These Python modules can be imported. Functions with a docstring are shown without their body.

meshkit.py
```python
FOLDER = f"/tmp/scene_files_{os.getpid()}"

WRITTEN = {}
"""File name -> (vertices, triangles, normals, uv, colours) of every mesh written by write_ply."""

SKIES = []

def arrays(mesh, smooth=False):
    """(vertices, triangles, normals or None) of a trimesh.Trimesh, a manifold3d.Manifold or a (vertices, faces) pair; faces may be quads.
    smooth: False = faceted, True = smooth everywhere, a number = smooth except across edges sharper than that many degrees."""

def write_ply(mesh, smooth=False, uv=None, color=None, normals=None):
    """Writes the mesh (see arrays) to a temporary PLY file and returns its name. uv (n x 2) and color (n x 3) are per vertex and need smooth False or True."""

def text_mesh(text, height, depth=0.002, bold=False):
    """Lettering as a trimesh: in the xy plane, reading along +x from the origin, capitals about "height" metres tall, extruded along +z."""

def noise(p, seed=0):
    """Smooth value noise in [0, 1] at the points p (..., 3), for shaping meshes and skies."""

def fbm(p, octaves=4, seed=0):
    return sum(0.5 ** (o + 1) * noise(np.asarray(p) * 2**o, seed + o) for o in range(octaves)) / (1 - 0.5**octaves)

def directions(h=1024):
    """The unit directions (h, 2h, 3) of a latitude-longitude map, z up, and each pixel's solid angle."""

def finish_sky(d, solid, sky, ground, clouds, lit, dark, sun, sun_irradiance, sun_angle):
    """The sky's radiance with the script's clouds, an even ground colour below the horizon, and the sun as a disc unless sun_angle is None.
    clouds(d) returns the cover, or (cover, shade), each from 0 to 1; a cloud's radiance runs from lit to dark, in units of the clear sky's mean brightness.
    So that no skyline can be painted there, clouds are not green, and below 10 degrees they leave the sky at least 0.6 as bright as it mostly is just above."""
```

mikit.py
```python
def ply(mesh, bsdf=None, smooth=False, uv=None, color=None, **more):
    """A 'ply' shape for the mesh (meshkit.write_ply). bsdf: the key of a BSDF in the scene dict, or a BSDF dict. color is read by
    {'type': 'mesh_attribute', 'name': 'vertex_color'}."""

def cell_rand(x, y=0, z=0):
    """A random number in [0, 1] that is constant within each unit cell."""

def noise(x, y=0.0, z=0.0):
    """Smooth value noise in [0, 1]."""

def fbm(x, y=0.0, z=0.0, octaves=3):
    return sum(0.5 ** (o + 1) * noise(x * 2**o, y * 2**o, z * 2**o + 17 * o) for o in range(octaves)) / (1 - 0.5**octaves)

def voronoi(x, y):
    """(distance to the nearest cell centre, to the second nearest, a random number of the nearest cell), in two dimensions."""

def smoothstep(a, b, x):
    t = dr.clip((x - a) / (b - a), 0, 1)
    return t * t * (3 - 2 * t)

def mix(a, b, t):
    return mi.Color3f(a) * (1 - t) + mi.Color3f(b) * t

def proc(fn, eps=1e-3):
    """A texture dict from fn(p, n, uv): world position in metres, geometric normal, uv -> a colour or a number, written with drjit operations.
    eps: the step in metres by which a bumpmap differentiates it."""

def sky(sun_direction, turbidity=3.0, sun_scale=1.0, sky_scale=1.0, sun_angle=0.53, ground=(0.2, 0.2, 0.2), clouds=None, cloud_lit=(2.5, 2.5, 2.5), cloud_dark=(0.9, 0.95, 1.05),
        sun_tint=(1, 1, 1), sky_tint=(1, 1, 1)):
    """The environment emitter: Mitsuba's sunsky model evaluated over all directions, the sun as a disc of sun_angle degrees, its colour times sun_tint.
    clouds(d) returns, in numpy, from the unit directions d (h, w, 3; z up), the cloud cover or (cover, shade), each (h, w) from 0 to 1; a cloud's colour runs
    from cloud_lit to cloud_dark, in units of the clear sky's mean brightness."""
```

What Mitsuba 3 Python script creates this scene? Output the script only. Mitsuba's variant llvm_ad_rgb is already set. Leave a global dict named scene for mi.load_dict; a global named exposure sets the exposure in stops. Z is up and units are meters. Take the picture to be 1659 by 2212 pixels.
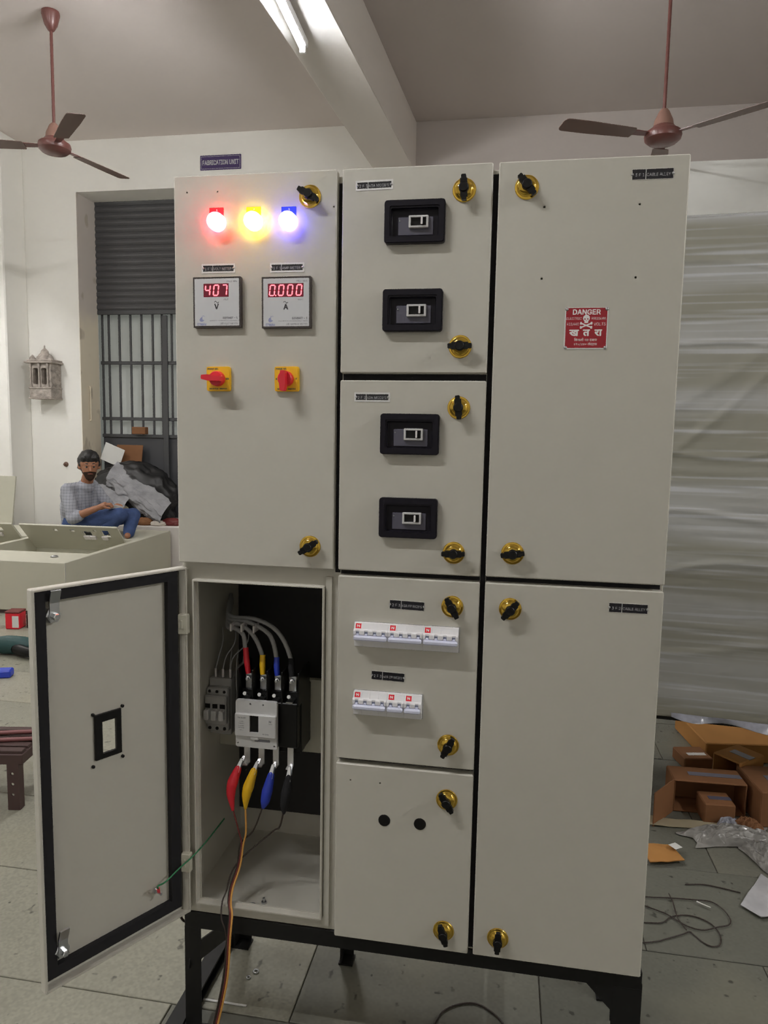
import math, glob, random
import numpy as np, trimesh, manifold3d, drjit as dr, mitsuba as mi, mikit, meshkit
from shapely.geometry import Polygon, box as sbox, Point, LineString
from shapely import affinity, union_all

T = mi.ScalarTransform4f
random.seed(5); rng = np.random.default_rng(5)
scene, labels = {}, {}
PI = math.pi

# ------------------------------------------------------------------ camera, exposure
CAM = np.array([0.33294, -1.41428, 1.41022])
YAW, PITCH, ROLL, FOCAL = -0.167535, 0.108577, 0.0181444, 1544.09
def camera_axes():
    cy, sy, cp, sp, cr, sr = math.cos(YAW), math.sin(YAW), math.cos(PITCH), math.sin(PITCH), math.cos(ROLL), math.sin(ROLL)
    f = np.array([sy*cp, cy*cp, -sp]); r = np.array([cy, -sy, 0]); u = np.cross(r, f)
    return cr*r + sr*u, cr*u - sr*r, f
_r, _u, _f = camera_axes()
scene['camera'] = {'type': 'perspective', 'fov': math.degrees(2*math.atan(1659/2/FOCAL)), 'fov_axis': 'x', 'near_clip': 0.02, 'far_clip': 100.0,
                   'to_world': T().look_at(origin=CAM.tolist(), target=(CAM+_f).tolist(), up=_u.tolist())}
exposure = 0.0
CEIL = 4.33
# tube lights: (x, y, z, heading in degrees of the tube's length, radiance)
TUBES = [(-1.005, 2.62, 3.8, 91.5, 450.0),     # the one in view, under the beam
         (-1.35, -1.35, 3.55, 0.0, 430.0),     # in front of the panel, left of the camera
         (3.5, -0.55, 3.2, 90.0, 390.0),     # in front of the panel, right of the camera
         (-4.655, 3.80, 2.99, 90.0, 240.0),     # by the back left corner, with a reflector on its right
         (-3.5, 0.9, 4.05, 90.0, 235.0)]     # unseen tube added over the left floor to brighten it

# ------------------------------------------------------------------ helpers
used = set()
def numbered(key):
    k, i = key, 0
    while k in used:
        i += 1; k = f'{key}_{i:03d}'
    used.add(k); return k
def thing(name, label, cat, group=None):
    k = numbered(name); labels[k] = {'label': label, 'category': cat}
    if group: labels[k]['group'] = group
    return k
def put(parent, name, mesh, m, smooth=False, label=None, kind=None, **more):
    k = numbered(f'{parent}__{name}' if parent else name)
    scene[k] = mikit.ply(mesh, m, smooth=smooth, **more)
    if label or kind:
        labels[k] = {}
        if label: labels[k]['label'] = label
        if kind: labels[k]['kind'] = kind
    return k
def single(name, mesh, m, label, cat, smooth=False, group=None, kind=None, **more):
    k = put(None, name, mesh, m, smooth, **more); labels[k] = {'label': label, 'category': cat}
    if group: labels[k]['group'] = group
    if kind: labels[k]['kind'] = kind
    return k
def struct(name, mesh, m, label=None, smooth=False):
    k = put(None, name, mesh, m, smooth); labels[k] = {'kind': 'structure'}
    if label: labels[k]['label'] = label
    return k
cat = lambda *ms: trimesh.util.concatenate([m for x in ms for m in (x if isinstance(x, (list, tuple)) else [x])])
def box(x0, x1, y0, y1, z0, z1):
    m = trimesh.creation.box((x1-x0, y1-y0, z1-z0)); m.apply_translation(((x0+x1)/2, (y0+y1)/2, (z0+z1)/2)); return m
def rbox(x0, x1, y0, y1, z0, z1, c=0.002):
    """box with chamfered edges"""
    lo, hi = np.array([x0, y0, z0]), np.array([x1, y1, z1]); pts = []
    for s in np.ndindex(2, 2, 2):
        for ax in range(3):
            p = np.where(np.array(s) == 0, lo + c, hi - c); p[ax] = (lo, hi)[s[ax]][ax]; pts.append(p)
    return trimesh.convex.convex_hull(np.array(pts))
def basis(origin, x, y, z):
    m = np.eye(4); m[:3, 0], m[:3, 1], m[:3, 2], m[:3, 3] = x, y, z, origin; return m
def mv(mesh, M):
    mesh = mesh.copy(); mesh.apply_transform(M); return mesh
def front(x, z, y=0.0, roll=0.0):
    """local (u right, v up, w out of the door) -> world, on a plane that faces -Y"""
    M = basis((x, y, z), (1, 0, 0), (0, 0, 1), (0, -1, 0))
    return M @ trimesh.transformations.rotation_matrix(roll, (0, 0, 1)) if roll else M
def para(x, z, w):
    """where a point w in front of the doors stands that is seen over (x, z) on the doors"""
    k = 1 - w/1.414; return CAM[0] + (x-CAM[0])*k, CAM[2] + (z-CAM[2])*k
def extrude(poly, h, z=0.0):
    m = cat([trimesh.creation.extrude_polygon(g, h, engine='earcut') for g in getattr(poly, 'geoms', [poly]) if g.area > 1e-12])
    m.apply_translation((0, 0, z)); return m
def rrect(w, h, r=0.003, cx=0.0, cy=0.0, n=4):
    return sbox(cx-w/2+r, cy-h/2+r, cx+w/2-r, cy+h/2-r).buffer(r, quad_segs=n)
def lathe(profile, n=32):
    return trimesh.creation.revolve(np.array(profile, float), sections=n)
def cyl(p, q, r, n=16):
    return trimesh.creation.cylinder(radius=r, segment=[p, q], sections=n)
def smooth_path(pts, n=8):
    """Catmull-Rom through the points"""
    p = np.array(pts, float); p = np.vstack([2*p[0]-p[1], p, 2*p[-1]-p[-2]]); out = []
    for i in range(1, len(p)-2):
        for t in np.linspace(0, 1, n, endpoint=False):
            out.append(0.5*((2*p[i]) + (p[i+1]-p[i-1])*t + (2*p[i-1]-5*p[i]+4*p[i+1]-p[i+2])*t*t + (3*p[i]-p[i-1]-3*p[i+1]+p[i+2])*t**3))
    out.append(p[-2]); return np.array(out)
def tube(pts, r, n=8, sm=8):
    """a round tube through the points; r one radius or one per point"""
    p = smooth_path(pts, sm) if sm else np.array(pts, float)
    rr = np.interp(np.linspace(0, 1, len(p)), np.linspace(0, 1, len(r)), r) if np.ndim(r) else np.full(len(p), r)
    t = np.gradient(p, axis=0); t /= np.linalg.norm(t, axis=1, keepdims=True) + 1e-12
    a = np.cross(t[0], [0, 0, 1]);
    if np.linalg.norm(a) < 1e-3: a = np.cross(t[0], [0, 1, 0])
    ang = np.linspace(0, 2*PI, n, endpoint=False); v = []
    for i in range(len(p)):
        a = a - t[i]*np.dot(a, t[i]); a /= np.linalg.norm(a); b = np.cross(t[i], a)
        v.append(p[i] + rr[i]*(np.cos(ang)[:, None]*a + np.sin(ang)[:, None]*b))
    v = np.vstack(v + [p[:1], p[-1:]]); f = []; k = len(p)
    for i in range(k-1):
        for j in range(n):
            j2 = (j+1) % n; f += [[i*n+j, i*n+j2, (i+1)*n+j2], [i*n+j, (i+1)*n+j2, (i+1)*n+j]]
    for j in range(n):
        f += [[k*n, (j+1) % n, j], [k*n+1, (k-1)*n+j, (k-1)*n+(j+1) % n]]
    m = trimesh.Trimesh(v, f, process=False); m.fix_normals(); return m
def grid(fn, nu, nv):
    """sheet: fn(u, v in [0,1]) -> points"""
    u, v = np.meshgrid(np.linspace(0, 1, nu), np.linspace(0, 1, nv), indexing='ij')
    p = fn(u.ravel(), v.ravel()); i = np.arange(nu*nv).reshape(nu, nv)
    q = np.stack([i[:-1, :-1], i[1:, :-1], i[1:, 1:], i[:-1, 1:]], -1).reshape(-1, 4)
    return trimesh.Trimesh(p, np.vstack([q[:, [0, 1, 2]], q[:, [0, 2, 3]]]), process=False)
def solid(sheet, d):
    """gives an open sheet a thickness d along its normals"""
    n = sheet.vertex_normals; k = len(sheet.vertices)
    f = sheet.faces; e = sheet.edges_sorted; 
    uniq, cnt = np.unique(e, axis=0, return_counts=True); bd = {tuple(x) for x in uniq[cnt == 1]}
    side = [[a, b, a+k] for a, b in sheet.edges if tuple(sorted((a, b))) in bd] + [[b, b+k, a+k] for a, b in sheet.edges if tuple(sorted((a, b))) in bd]
    return trimesh.Trimesh(np.vstack([sheet.vertices, sheet.vertices - n*d]), np.vstack([f, f[:, ::-1]+k, np.array(side)[:, ::-1]]), process=False)
def mf(mesh):
    mesh.merge_vertices(); return manifold3d.Manifold(manifold3d.Mesh(np.asarray(mesh.vertices, np.float32), np.asarray(mesh.faces, np.uint32)))
def tm(m):
    x = m.to_mesh(); return trimesh.Trimesh(x.vert_properties[:, :3], x.tri_verts, process=False)
def cut(a, *bs):
    m = mf(a)
    for b in bs: m = m - mf(b)
    return tm(m)

FONTS = {}
def lettering(text, height, depth=0.0004, bold=False, font='Inter', size=56, align='c'):
    """flat raised print in the xy plane, centred on the origin"""
    from PIL import Image, ImageDraw, ImageFont
    key = (font, size)
    if key not in FONTS:
        FONTS[key] = ImageFont.truetype(glob.glob(f'/opt/blender-*/*/datafiles/fonts/{font}*.woff2')[0], size)
    f = FONTS[key]; sw = 2*bold
    x0, y0, x1, y1 = f.getbbox(text, anchor='ls', stroke_width=sw)
    im = Image.new('L', (x1-x0+8, y1-y0+8)); ImageDraw.Draw(im).text((4-x0, 4-y0), text, 255, f, anchor='ls', stroke_width=sw)
    on = np.pad(np.asarray(im) > 127, ((0, 0), (1, 1))).astype(np.int8)
    rows, a = np.nonzero(np.diff(on, axis=1) == 1); b = np.nonzero(np.diff(on, axis=1) == -1)[1]
    import shapely
    g = union_all(shapely.box(a, -rows-1, b, -rows)).buffer(0.5).buffer(-0.5).simplify(0.8)
    s = height/(size*0.727); bx = g.bounds
    ox = {'c': (bx[0]+bx[2])/2, 'l': bx[0], 'r': bx[2]}[align]
    g = affinity.affine_transform(g, [s, 0, 0, s, -ox*s, -(bx[1]+bx[3])/2*s])
    return extrude(g, depth)

# ------------------------------------------------------------------ materials
def lin(*c):
    c = np.array(c, float)/255; return np.where(c < 0.04045, c/12.92, ((c+0.055)/1.055)**2.4).tolist()
def mat(name, color, rough=0.5, metal=0.0, spec=0.5, coat=0.0, **more):
    name = 'material_' + name
    b = {'type': 'principled', 'base_color': color if isinstance(color, dict) else {'type': 'rgb', 'value': list(color)}, 'roughness': rough, 'metallic': metal}
    if not metal: b['specular'] = spec
    if coat: b['clearcoat'] = coat; b['clearcoat_gloss'] = 0.9
    b.update(more); scene[name] = {'type': 'twosided', 'bsdf': b}; return name
def mottled(base, amp=0.06, f=6.0, f2=90.0):
    c = mi.Color3f(*base) if False else base
    def fn(p, n, uv):
        k = 1 + amp*(mikit.fbm(p.x*f, p.y*f, p.z*f, 3)-0.5)*2 + amp*0.4*(mikit.noise(p.x*f2, p.y*f2, p.z*f2)-0.5)
        return mi.Color3f(c[0], c[1], c[2])*k
    return mikit.proc(fn)
PAINT = mat('paint_beige', mottled((0.50, 0.485, 0.43), 0.03, 3.0, 300.0), 0.42)
PAINT2 = mat('paint_beige_old', mottled((0.46, 0.45, 0.37), 0.06, 2.0, 200.0), 0.5)
BLACK = mat('paint_black', (0.009, 0.009, 0.009), 0.5, spec=0.25)
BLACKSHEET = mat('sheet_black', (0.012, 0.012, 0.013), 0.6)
RUBBER = mat('rubber_black', (0.016, 0.016, 0.018), 0.8, spec=0.2)
PLBLACK = mat('plastic_black', (0.006, 0.006, 0.006), 0.35, spec=0.22)
PLNAVY = mat('plastic_navy_black', (0.007, 0.006, 0.011), 0.4, spec=0.2)
PLSLATE = mat('plastic_slate', (0.085, 0.083, 0.115), 0.45)
GOLD = mat('gilt', (0.66, 0.44, 0.075), 0.07, 0.97)
CHROME = mat('zinc', (0.62, 0.64, 0.66), 0.24, 1.0)
ALU = mat('aluminium', (0.72, 0.72, 0.72), 0.35, 0.55)
WHITEPL = mat('plastic_white', (0.74, 0.74, 0.76), 0.35)
BLUISH = mat('plastic_bluish_white', (0.62, 0.65, 0.80), 0.3)
GREYPL = mat('plastic_grey', (0.36, 0.36, 0.35), 0.45)
SLOT = mat('plastic_slot_blue_grey', (0.20, 0.22, 0.29), 0.5)
LIGHTGREY = mat('plastic_light_grey', (0.55, 0.55, 0.55), 0.42)
FACE = mat('meter_face', (0.55, 0.56, 0.58), 0.4)
BEZEL = mat('meter_bezel', (0.035, 0.028, 0.026), 0.4)
INK = mat('ink_dark', (0.03, 0.03, 0.035), 0.6)
INKGREY = mat('ink_grey', (0.16, 0.16, 0.18), 0.6)
INKBLUE = mat('ink_blue_grey', (0.25, 0.27, 0.45), 0.6)
INKWHITE = mat('ink_white', (0.75, 0.72, 0.72), 0.6)
INKSILVER = mat('ink_silver', (0.42, 0.42, 0.44), 0.5)
PLATEBLACK = mat('plate_black', (0.006, 0.006, 0.010), 0.3)
SIGNRED = mat('sign_red', (0.30, 0.012, 0.022), 0.4)
SIGNNAVY = mat('sign_navy', (0.045, 0.025, 0.10), 0.5)
RED = mat('plastic_red', (0.66, 0.018, 0.035), 0.35)
YELLOW = mat('plastic_yellow', (0.80, 0.47, 0.010), 0.4)
BLUE = mat('plastic_blue', (0.02, 0.045, 0.42), 0.4)
GREEN = mat('wire_green', (0.02, 0.17, 0.07), 0.5)
ORANGE = mat('wire_orange', (0.60, 0.30, 0.07), 0.5)
CABLE = mat('cable_grey', (0.30, 0.30, 0.30), 0.5)
WIREDARK = mat('wire_dark', (0.03, 0.02, 0.016), 0.5)
MAROON = mat('wire_maroon', (0.13, 0.02, 0.018), 0.5)
DARKRED = mat('display_red', (0.16, 0.004, 0.02), 0.3)
PLASTER = mat('plaster_white', mottled((0.77, 0.76, 0.72), 0.03, 1.2, 60.0), 0.85, spec=0.2)
PLASTER3 = mat('plaster_added_wall', mottled((0.58, 0.58, 0.555), 0.03, 1.2, 60.0), 0.85, spec=0.2)
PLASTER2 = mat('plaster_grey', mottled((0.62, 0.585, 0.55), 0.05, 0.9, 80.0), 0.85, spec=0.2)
PLASTER_SHADE = mat('plaster_shade', mottled((0.50, 0.455, 0.43), 0.05, 0.8, 80.0), 0.9, spec=0.1)  # darker plaster: shade right of the beam put into the colour
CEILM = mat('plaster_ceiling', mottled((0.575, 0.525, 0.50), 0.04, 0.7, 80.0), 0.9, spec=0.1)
def jamb_fn(p, n, uv):
    s = mikit.smoothstep(0.62, 0.75, mikit.fbm(p.x*9, p.y*9, p.z*5, 3))
    lit_low = mikit.smoothstep(0.0, 0.5, (2.85-p.z) + 0.7*(mikit.fbm(p.x*5, p.y*5, p.z*3, 3)-0.5))  # lighter tan painted on the lower part, for lamp light falling there
    return mikit.mix(mikit.mix((0.55, 0.50, 0.46), (0.72, 0.65, 0.52), lit_low), (0.40, 0.35, 0.28), s*0.7)
JAMB = mat('plaster_tan', mikit.proc(jamb_fn), 0.85, spec=0.2)
SHUTTER = mat('shutter_grey', mottled((0.062, 0.062, 0.066), 0.1, 4.0), 0.5)
GRILLE = mat('grille_grey', (0.05, 0.052, 0.056), 0.5)
KICK = mat('kick_grey', (0.05, 0.052, 0.058), 0.6)
def frost_fn(p, n, uv):
    return mikit.mix((0.30, 0.31, 0.29), (0.46, 0.48, 0.47), mikit.fbm(p.x*2.2, p.y, p.z*1.1, 3))
FROST = mat('frosted_sheet', mikit.proc(frost_fn), 0.7)
MARBLE = mat('temple_marble', mottled((0.30, 0.265, 0.235), 0.6, 28.0), 0.6)
MARBLED = mat('temple_dark', (0.03, 0.022, 0.02), 0.6)
FAN = mat('fan_brown', (0.115, 0.042, 0.036), 0.32)
FANB = mat('fan_blade', (0.12, 0.075, 0.06), 0.45)
FANC = mat('fan_cup', (0.20, 0.11, 0.085), 0.4)
BATTEN = mat('batten_white', (0.8, 0.8, 0.8), 0.4)
def tile_fn(base, seed):
    b = base
    def fn(p, n, uv):
        big = mikit.fbm(p.x*1.7+seed, p.y*1.7, 0.3, 3); grain = mikit.noise(p.x*160, p.y*160, seed); spot = mikit.fbm(p.x*38+seed, p.y*38, 2.0, 3)
        c = mi.Color3f(b[0], b[1], b[2])*(0.80 + 0.42*big)*(0.9+0.2*grain)
        worn = mikit.smoothstep(0.55, 0.75, mikit.fbm(p.x*3.1, p.y*3.1, 7.0+seed, 3))
        c = mikit.mix(c, (0.27, 0.255, 0.185), worn*0.22)
        return c*(1 - 0.6*mikit.smoothstep(0.74, 0.88, spot))
    return mikit.proc(fn)
TILES = [mat(f'stone_{i}', tile_fn(b, 3.7*i), 0.55, spec=0.35) for i, b in enumerate([(0.265, 0.255, 0.205), (0.142, 0.142, 0.118), (0.118, 0.12, 0.10), (0.235, 0.23, 0.185)])]  # first and last tones for the lit left floor, middle two for the shaded right
GROUT = mat('stone_joint', (0.07, 0.062, 0.05), 0.9)
def card_fn(p, n, uv):
    k = 0.85 + 0.3*mikit.fbm(p.x*6, p.y*6, p.z*6, 3)
    return mi.Color3f(0.36, 0.175, 0.055)*k
CARD = mat('cardboard', mikit.proc(card_fn), 0.8, spec=0.2)
CARDD = mat('cardboard_brown', mottled((0.20, 0.095, 0.045), 0.15, 7.0), 0.8, spec=0.2)
TAPE = mat('tape_grey', (0.10, 0.10, 0.14), 0.35)
PAPER = mat('paper_white', (0.62, 0.62, 0.60), 0.7)
PAPERB = mat('paper_beige', (0.33, 0.29, 0.20), 0.8)
POLY = mat('polythene', mottled((0.24, 0.235, 0.225), 0.5, 22.0), 0.16, spec=0.8)
POLYB = mat('polythene_bag', mottled((0.40, 0.40, 0.42), 0.25, 14.0), 0.3, spec=0.6)
BUBBLE = mat('bubble_wrap', mottled((0.26, 0.27, 0.32), 0.4, 30.0), 0.2, spec=0.8)
def film_fn(p, n, uv):
    band = mikit.fbm(p.x*0.8, p.y*0.8, p.z*9.0, 3); fine = mikit.fbm(p.x*2.5+p.z*3.0, p.y, p.z*70.0, 2)
    k = dr.clip(0.55*mikit.smoothstep(0.35, 0.7, band) + 0.7*mikit.smoothstep(0.5, 0.85, fine), 0, 1)
    return mikit.mix((0.255, 0.25, 0.208), (0.45, 0.46, 0.475), k)
FILM = mat('stretch_film', mikit.proc(film_fn), 0.27, spec=0.6)
SKIN = mat('skin', (0.30, 0.135, 0.075), 0.5)
HAIR = mat('hair_black', (0.008, 0.007, 0.007), 0.5)
def shirt_fn(p, n, uv):
    a = mikit.smoothstep(0.30, 0.42, dr.abs(dr.sin((p.x*0.9+p.y*0.4)*115))); b = mikit.smoothstep(0.30, 0.42, dr.abs(dr.sin(p.z*115)))
    return mi.Color3f(0.31, 0.32, 0.36)*(0.62+0.22*a+0.22*b)*(0.9+0.2*mikit.fbm(p.x*20, p.y*20, p.z*20, 2))
SHIRT = mat('shirt_grey', mikit.proc(shirt_fn), 0.9, spec=0.1)
JEANS = mat('jeans_blue', mottled((0.055, 0.085, 0.19), 0.25, 18.0), 0.9, spec=0.1)
EYE = mat('eye_white', (0.22, 0.19, 0.17), 0.3)
BEARD = mat('beard_dark', (0.035, 0.02, 0.014), 0.8, spec=0.1)
LIP = mat('lip', (0.20, 0.07, 0.05), 0.5)
TARP = mat('tarp_black', (0.010, 0.010, 0.011), 0.45)
CLOTH = mat('cloth_grey', mottled((0.27, 0.27, 0.285), 0.35, 12.0), 0.75)
TOOLGREEN = mat('tool_green', (0.012, 0.05, 0.05), 0.5)
ROD = mat('rod_red', (0.20, 0.075, 0.075), 0.5)
PURLIN = mat('rack_brown', (0.055, 0.03, 0.028), 0.6)
BROWNB = mat('brown_socket', (0.10, 0.05, 0.03), 0.5)
SKIRT = mat('sheet_pink', (0.55, 0.50, 0.44), 0.7)
def emit(r, g, b, w=1.0): return {'type': 'area', 'radiance': {'type': 'rgb', 'value': [r, g, b]}, 'sampling_weight': w}

# ------------------------------------------------------------------ the room
WX0, WX1, WY0, WY1 = -5.45, 4.6, -4.6, 5.6
f = struct('floor', box(WX0-0.1, WX1+0.1, WY0-0.1, WY1+0.6, -0.16, -0.006), GROUT)
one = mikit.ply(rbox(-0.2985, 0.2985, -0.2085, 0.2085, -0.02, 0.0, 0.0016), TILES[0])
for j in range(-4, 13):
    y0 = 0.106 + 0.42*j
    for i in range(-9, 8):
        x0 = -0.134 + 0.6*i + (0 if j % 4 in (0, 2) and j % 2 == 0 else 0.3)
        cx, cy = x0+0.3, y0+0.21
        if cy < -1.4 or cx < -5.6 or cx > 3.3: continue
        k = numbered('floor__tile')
        scene[k] = {**one, 'bsdf': {'type': 'ref', 'id': TILES[int(rng.choice([0, 3, 3])) if cx < -0.3 else int(rng.choice([1, 2, 2]))]}, 'to_world': T().translate([cx, cy, float(rng.uniform(-0.0012, 0.0))])}  # lighter stone left, darker right: light and shade painted into the tiles
OX0, OX1, OZ = -4.13, -2.3, 3.826                        # the shutter bay in the back wall
struct('wall_back', box(WX0, OX0, WY1, WY1+0.36, 0, CEIL), PLASTER, 'white back wall left of the shutter bay')
struct('wall_back_middle', box(OX1, -0.72, WY1, WY1+0.36, 0, CEIL), PLASTER, 'white back wall right of the shutter bay')
struct('trim_5', box(OX0, OX1, WY1, WY1+0.36, OZ, CEIL), PLASTER, 'white lintel wall above the shutter bay')
struct('wall_back_right', box(-0.72, WX1, WY1, WY1+0.36, 0, CEIL), PLASTER_SHADE, 'grey brown wall of the right hand bay, its shade painted in')
struct('trim_1', box(OX0, OX0+0.004, WY1-0.001, WY1+0.345, 0.43, OZ-0.001), JAMB, 'stained plaster lining the left reveal of the shutter bay, with painted lamp light below')
struct('trim_2', rbox(OX0+0.005, OX1, 5.27, WY1+0.5, 0.0, 0.44, 0.008), PLASTER2, 'grey raised ledge in the shutter bay')
struct('wall_left', box(WX0-0.15, WX0, WY0, WY1+0.36, 0, CEIL), PLASTER)
struct('wall_right', box(WX1, WX1+0.15, WY0, WY1+0.36, 0, CEIL), PLASTER)
struct('wall_front', box(WX0, WX1, WY0-0.15, WY0, 0, CEIL), PLASTER)
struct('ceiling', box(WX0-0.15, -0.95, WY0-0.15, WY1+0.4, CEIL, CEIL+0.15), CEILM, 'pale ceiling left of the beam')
struct('ceiling_right', box(-0.95, WX1+0.15, WY0-0.15, WY1+0.4, CEIL, CEIL+0.15), PLASTER_SHADE, 'grey brown ceiling right of the beam, its shade painted in')
struct('trim_3', rbox(WX0, -4.72, 5.25, WY1, 0, CEIL, 0.012), PLASTER, 'white square column in the back left corner')
beam = rbox(-0.19, 0.19, -9.1, 1.16, 3.88, CEIL, 0.006)
beam.apply_transform(trimesh.transformations.rotation_matrix(-math.radians(3.6), (0, 0, 1))); beam.apply_translation((-0.872, 4.46, 0))
struct('trim_4', beam, PLASTER2, 'grey plastered ceiling beam running to the back wall')
struct('wall_added', box(1.15, WX1, 3.95, 4.05, 0, 3.29), PLASTER3, 'pale wall added for the lit lower wall behind the wrapped panel')  # added wall, stands in for the light cut-off on the back wall

# ------------------------------------------------------------------ tube lights
tube_labels = ['bright white fluorescent tube fixed along the underside of the ceiling beam', 'white fluorescent tube hanging in the aisle before the panel, nearest to it',
               'white fluorescent tube hanging in the aisle to the right of the panel', 'white fluorescent tube hanging by the back left corner column', 'unseen white tube added over the left part of the floor to brighten it']
for (x, y, z, deg, L), lb in zip(TUBES, tube_labels):
    t = thing('tube_light', lb, 'light', 'fluorescent tube lights')
    M = basis((x, y, z), (math.cos(math.radians(deg)), math.sin(math.radians(deg)), 0), (-math.sin(math.radians(deg)), math.cos(math.radians(deg)), 0), (0, 0, 1))
    put(t, 'batten', mv(rbox(-0.61, 0.61, -0.03, 0.03, 0.022, 0.068, 0.006), M), BATTEN)
    for s in (-1, 1):
        put(t, 'lamp_holder', mv(rbox(0.585*s-0.012, 0.585*s+0.012, -0.02, 0.02, -0.02, 0.024, 0.004), M), BATTEN)
    put(t, 'glass_tube', mv(cyl((-0.57, 0, 0), (0.57, 0, 0), 0.014, 16), M), BATTEN, smooth=40, emitter=emit(L, L*0.99, L*0.98))
    if x < -4.6:        # sheet reflector on the right of the tube
        put(t, 'reflector', mv(cat(box(-0.61, 0.61, -0.034, -0.032, -0.0425, 0.045), box(-0.61, 0.61, -0.034, 0.02, 0.045, 0.047)), M), BATTEN)
    if abs(z-3.80) > 0.01:
        for s in (-0.4, 0.4): put(t, 'hanger', mv(cyl((s, 0, 0.068), (s, 0, CEIL-z-0.002), 0.004, 8), M), BATTEN)
    else:
        put(t, 'hanger', mv(box(-0.5, 0.5, -0.02, 0.02, 0.068, 0.0695), M), BATTEN)

# ------------------------------------------------------------------ the control cabinet
cab = thing('control_cabinet', 'tall beige electrical control cabinet on a black steel stand, its lower left door open', 'electrical cabinet')
outer = rbox(-0.352, 0.6425, 0.022, 0.36, 0.3165, 1.914, 0.002)
cavity = box(-0.346, -0.016, 0.0255, 0.345, 0.334, 1.112)
opening = box(-0.316, -0.038, 0.0, 0.03, 0.352, 1.086)
put(cab, 'carcass', cut(outer, cavity, opening), PAINT)
lip = cut(rbox(-0.3235, -0.0305, 0.006, 0.0225, 0.3465, 1.0925, 0.0015), box(-0.3195, -0.0345, 0.0, 0.03, 0.3505, 1.0885))
put(cab, 'opening_lip', lip, PAINT)
put(cab, 'hinge_channel', cat(box(-0.351, -0.338, 0.002, 0.0225, 0.33, 1.112), box(-0.0285, -0.016, 0.014, 0.0225, 0.33, 1.112)), PAINT)
put(cab, 'gap_dark_strip', cat(box(-0.0106, -0.0002, 0.0205, 0.0222, 1.1215, 1.900), box(0.2902, 0.3004, 0.0205, 0.0222, 0.322, 1.905)), RUBBER, label='black strip added to darken the gaps between the doors')  # black strips added so that the door gaps look dark
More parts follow.
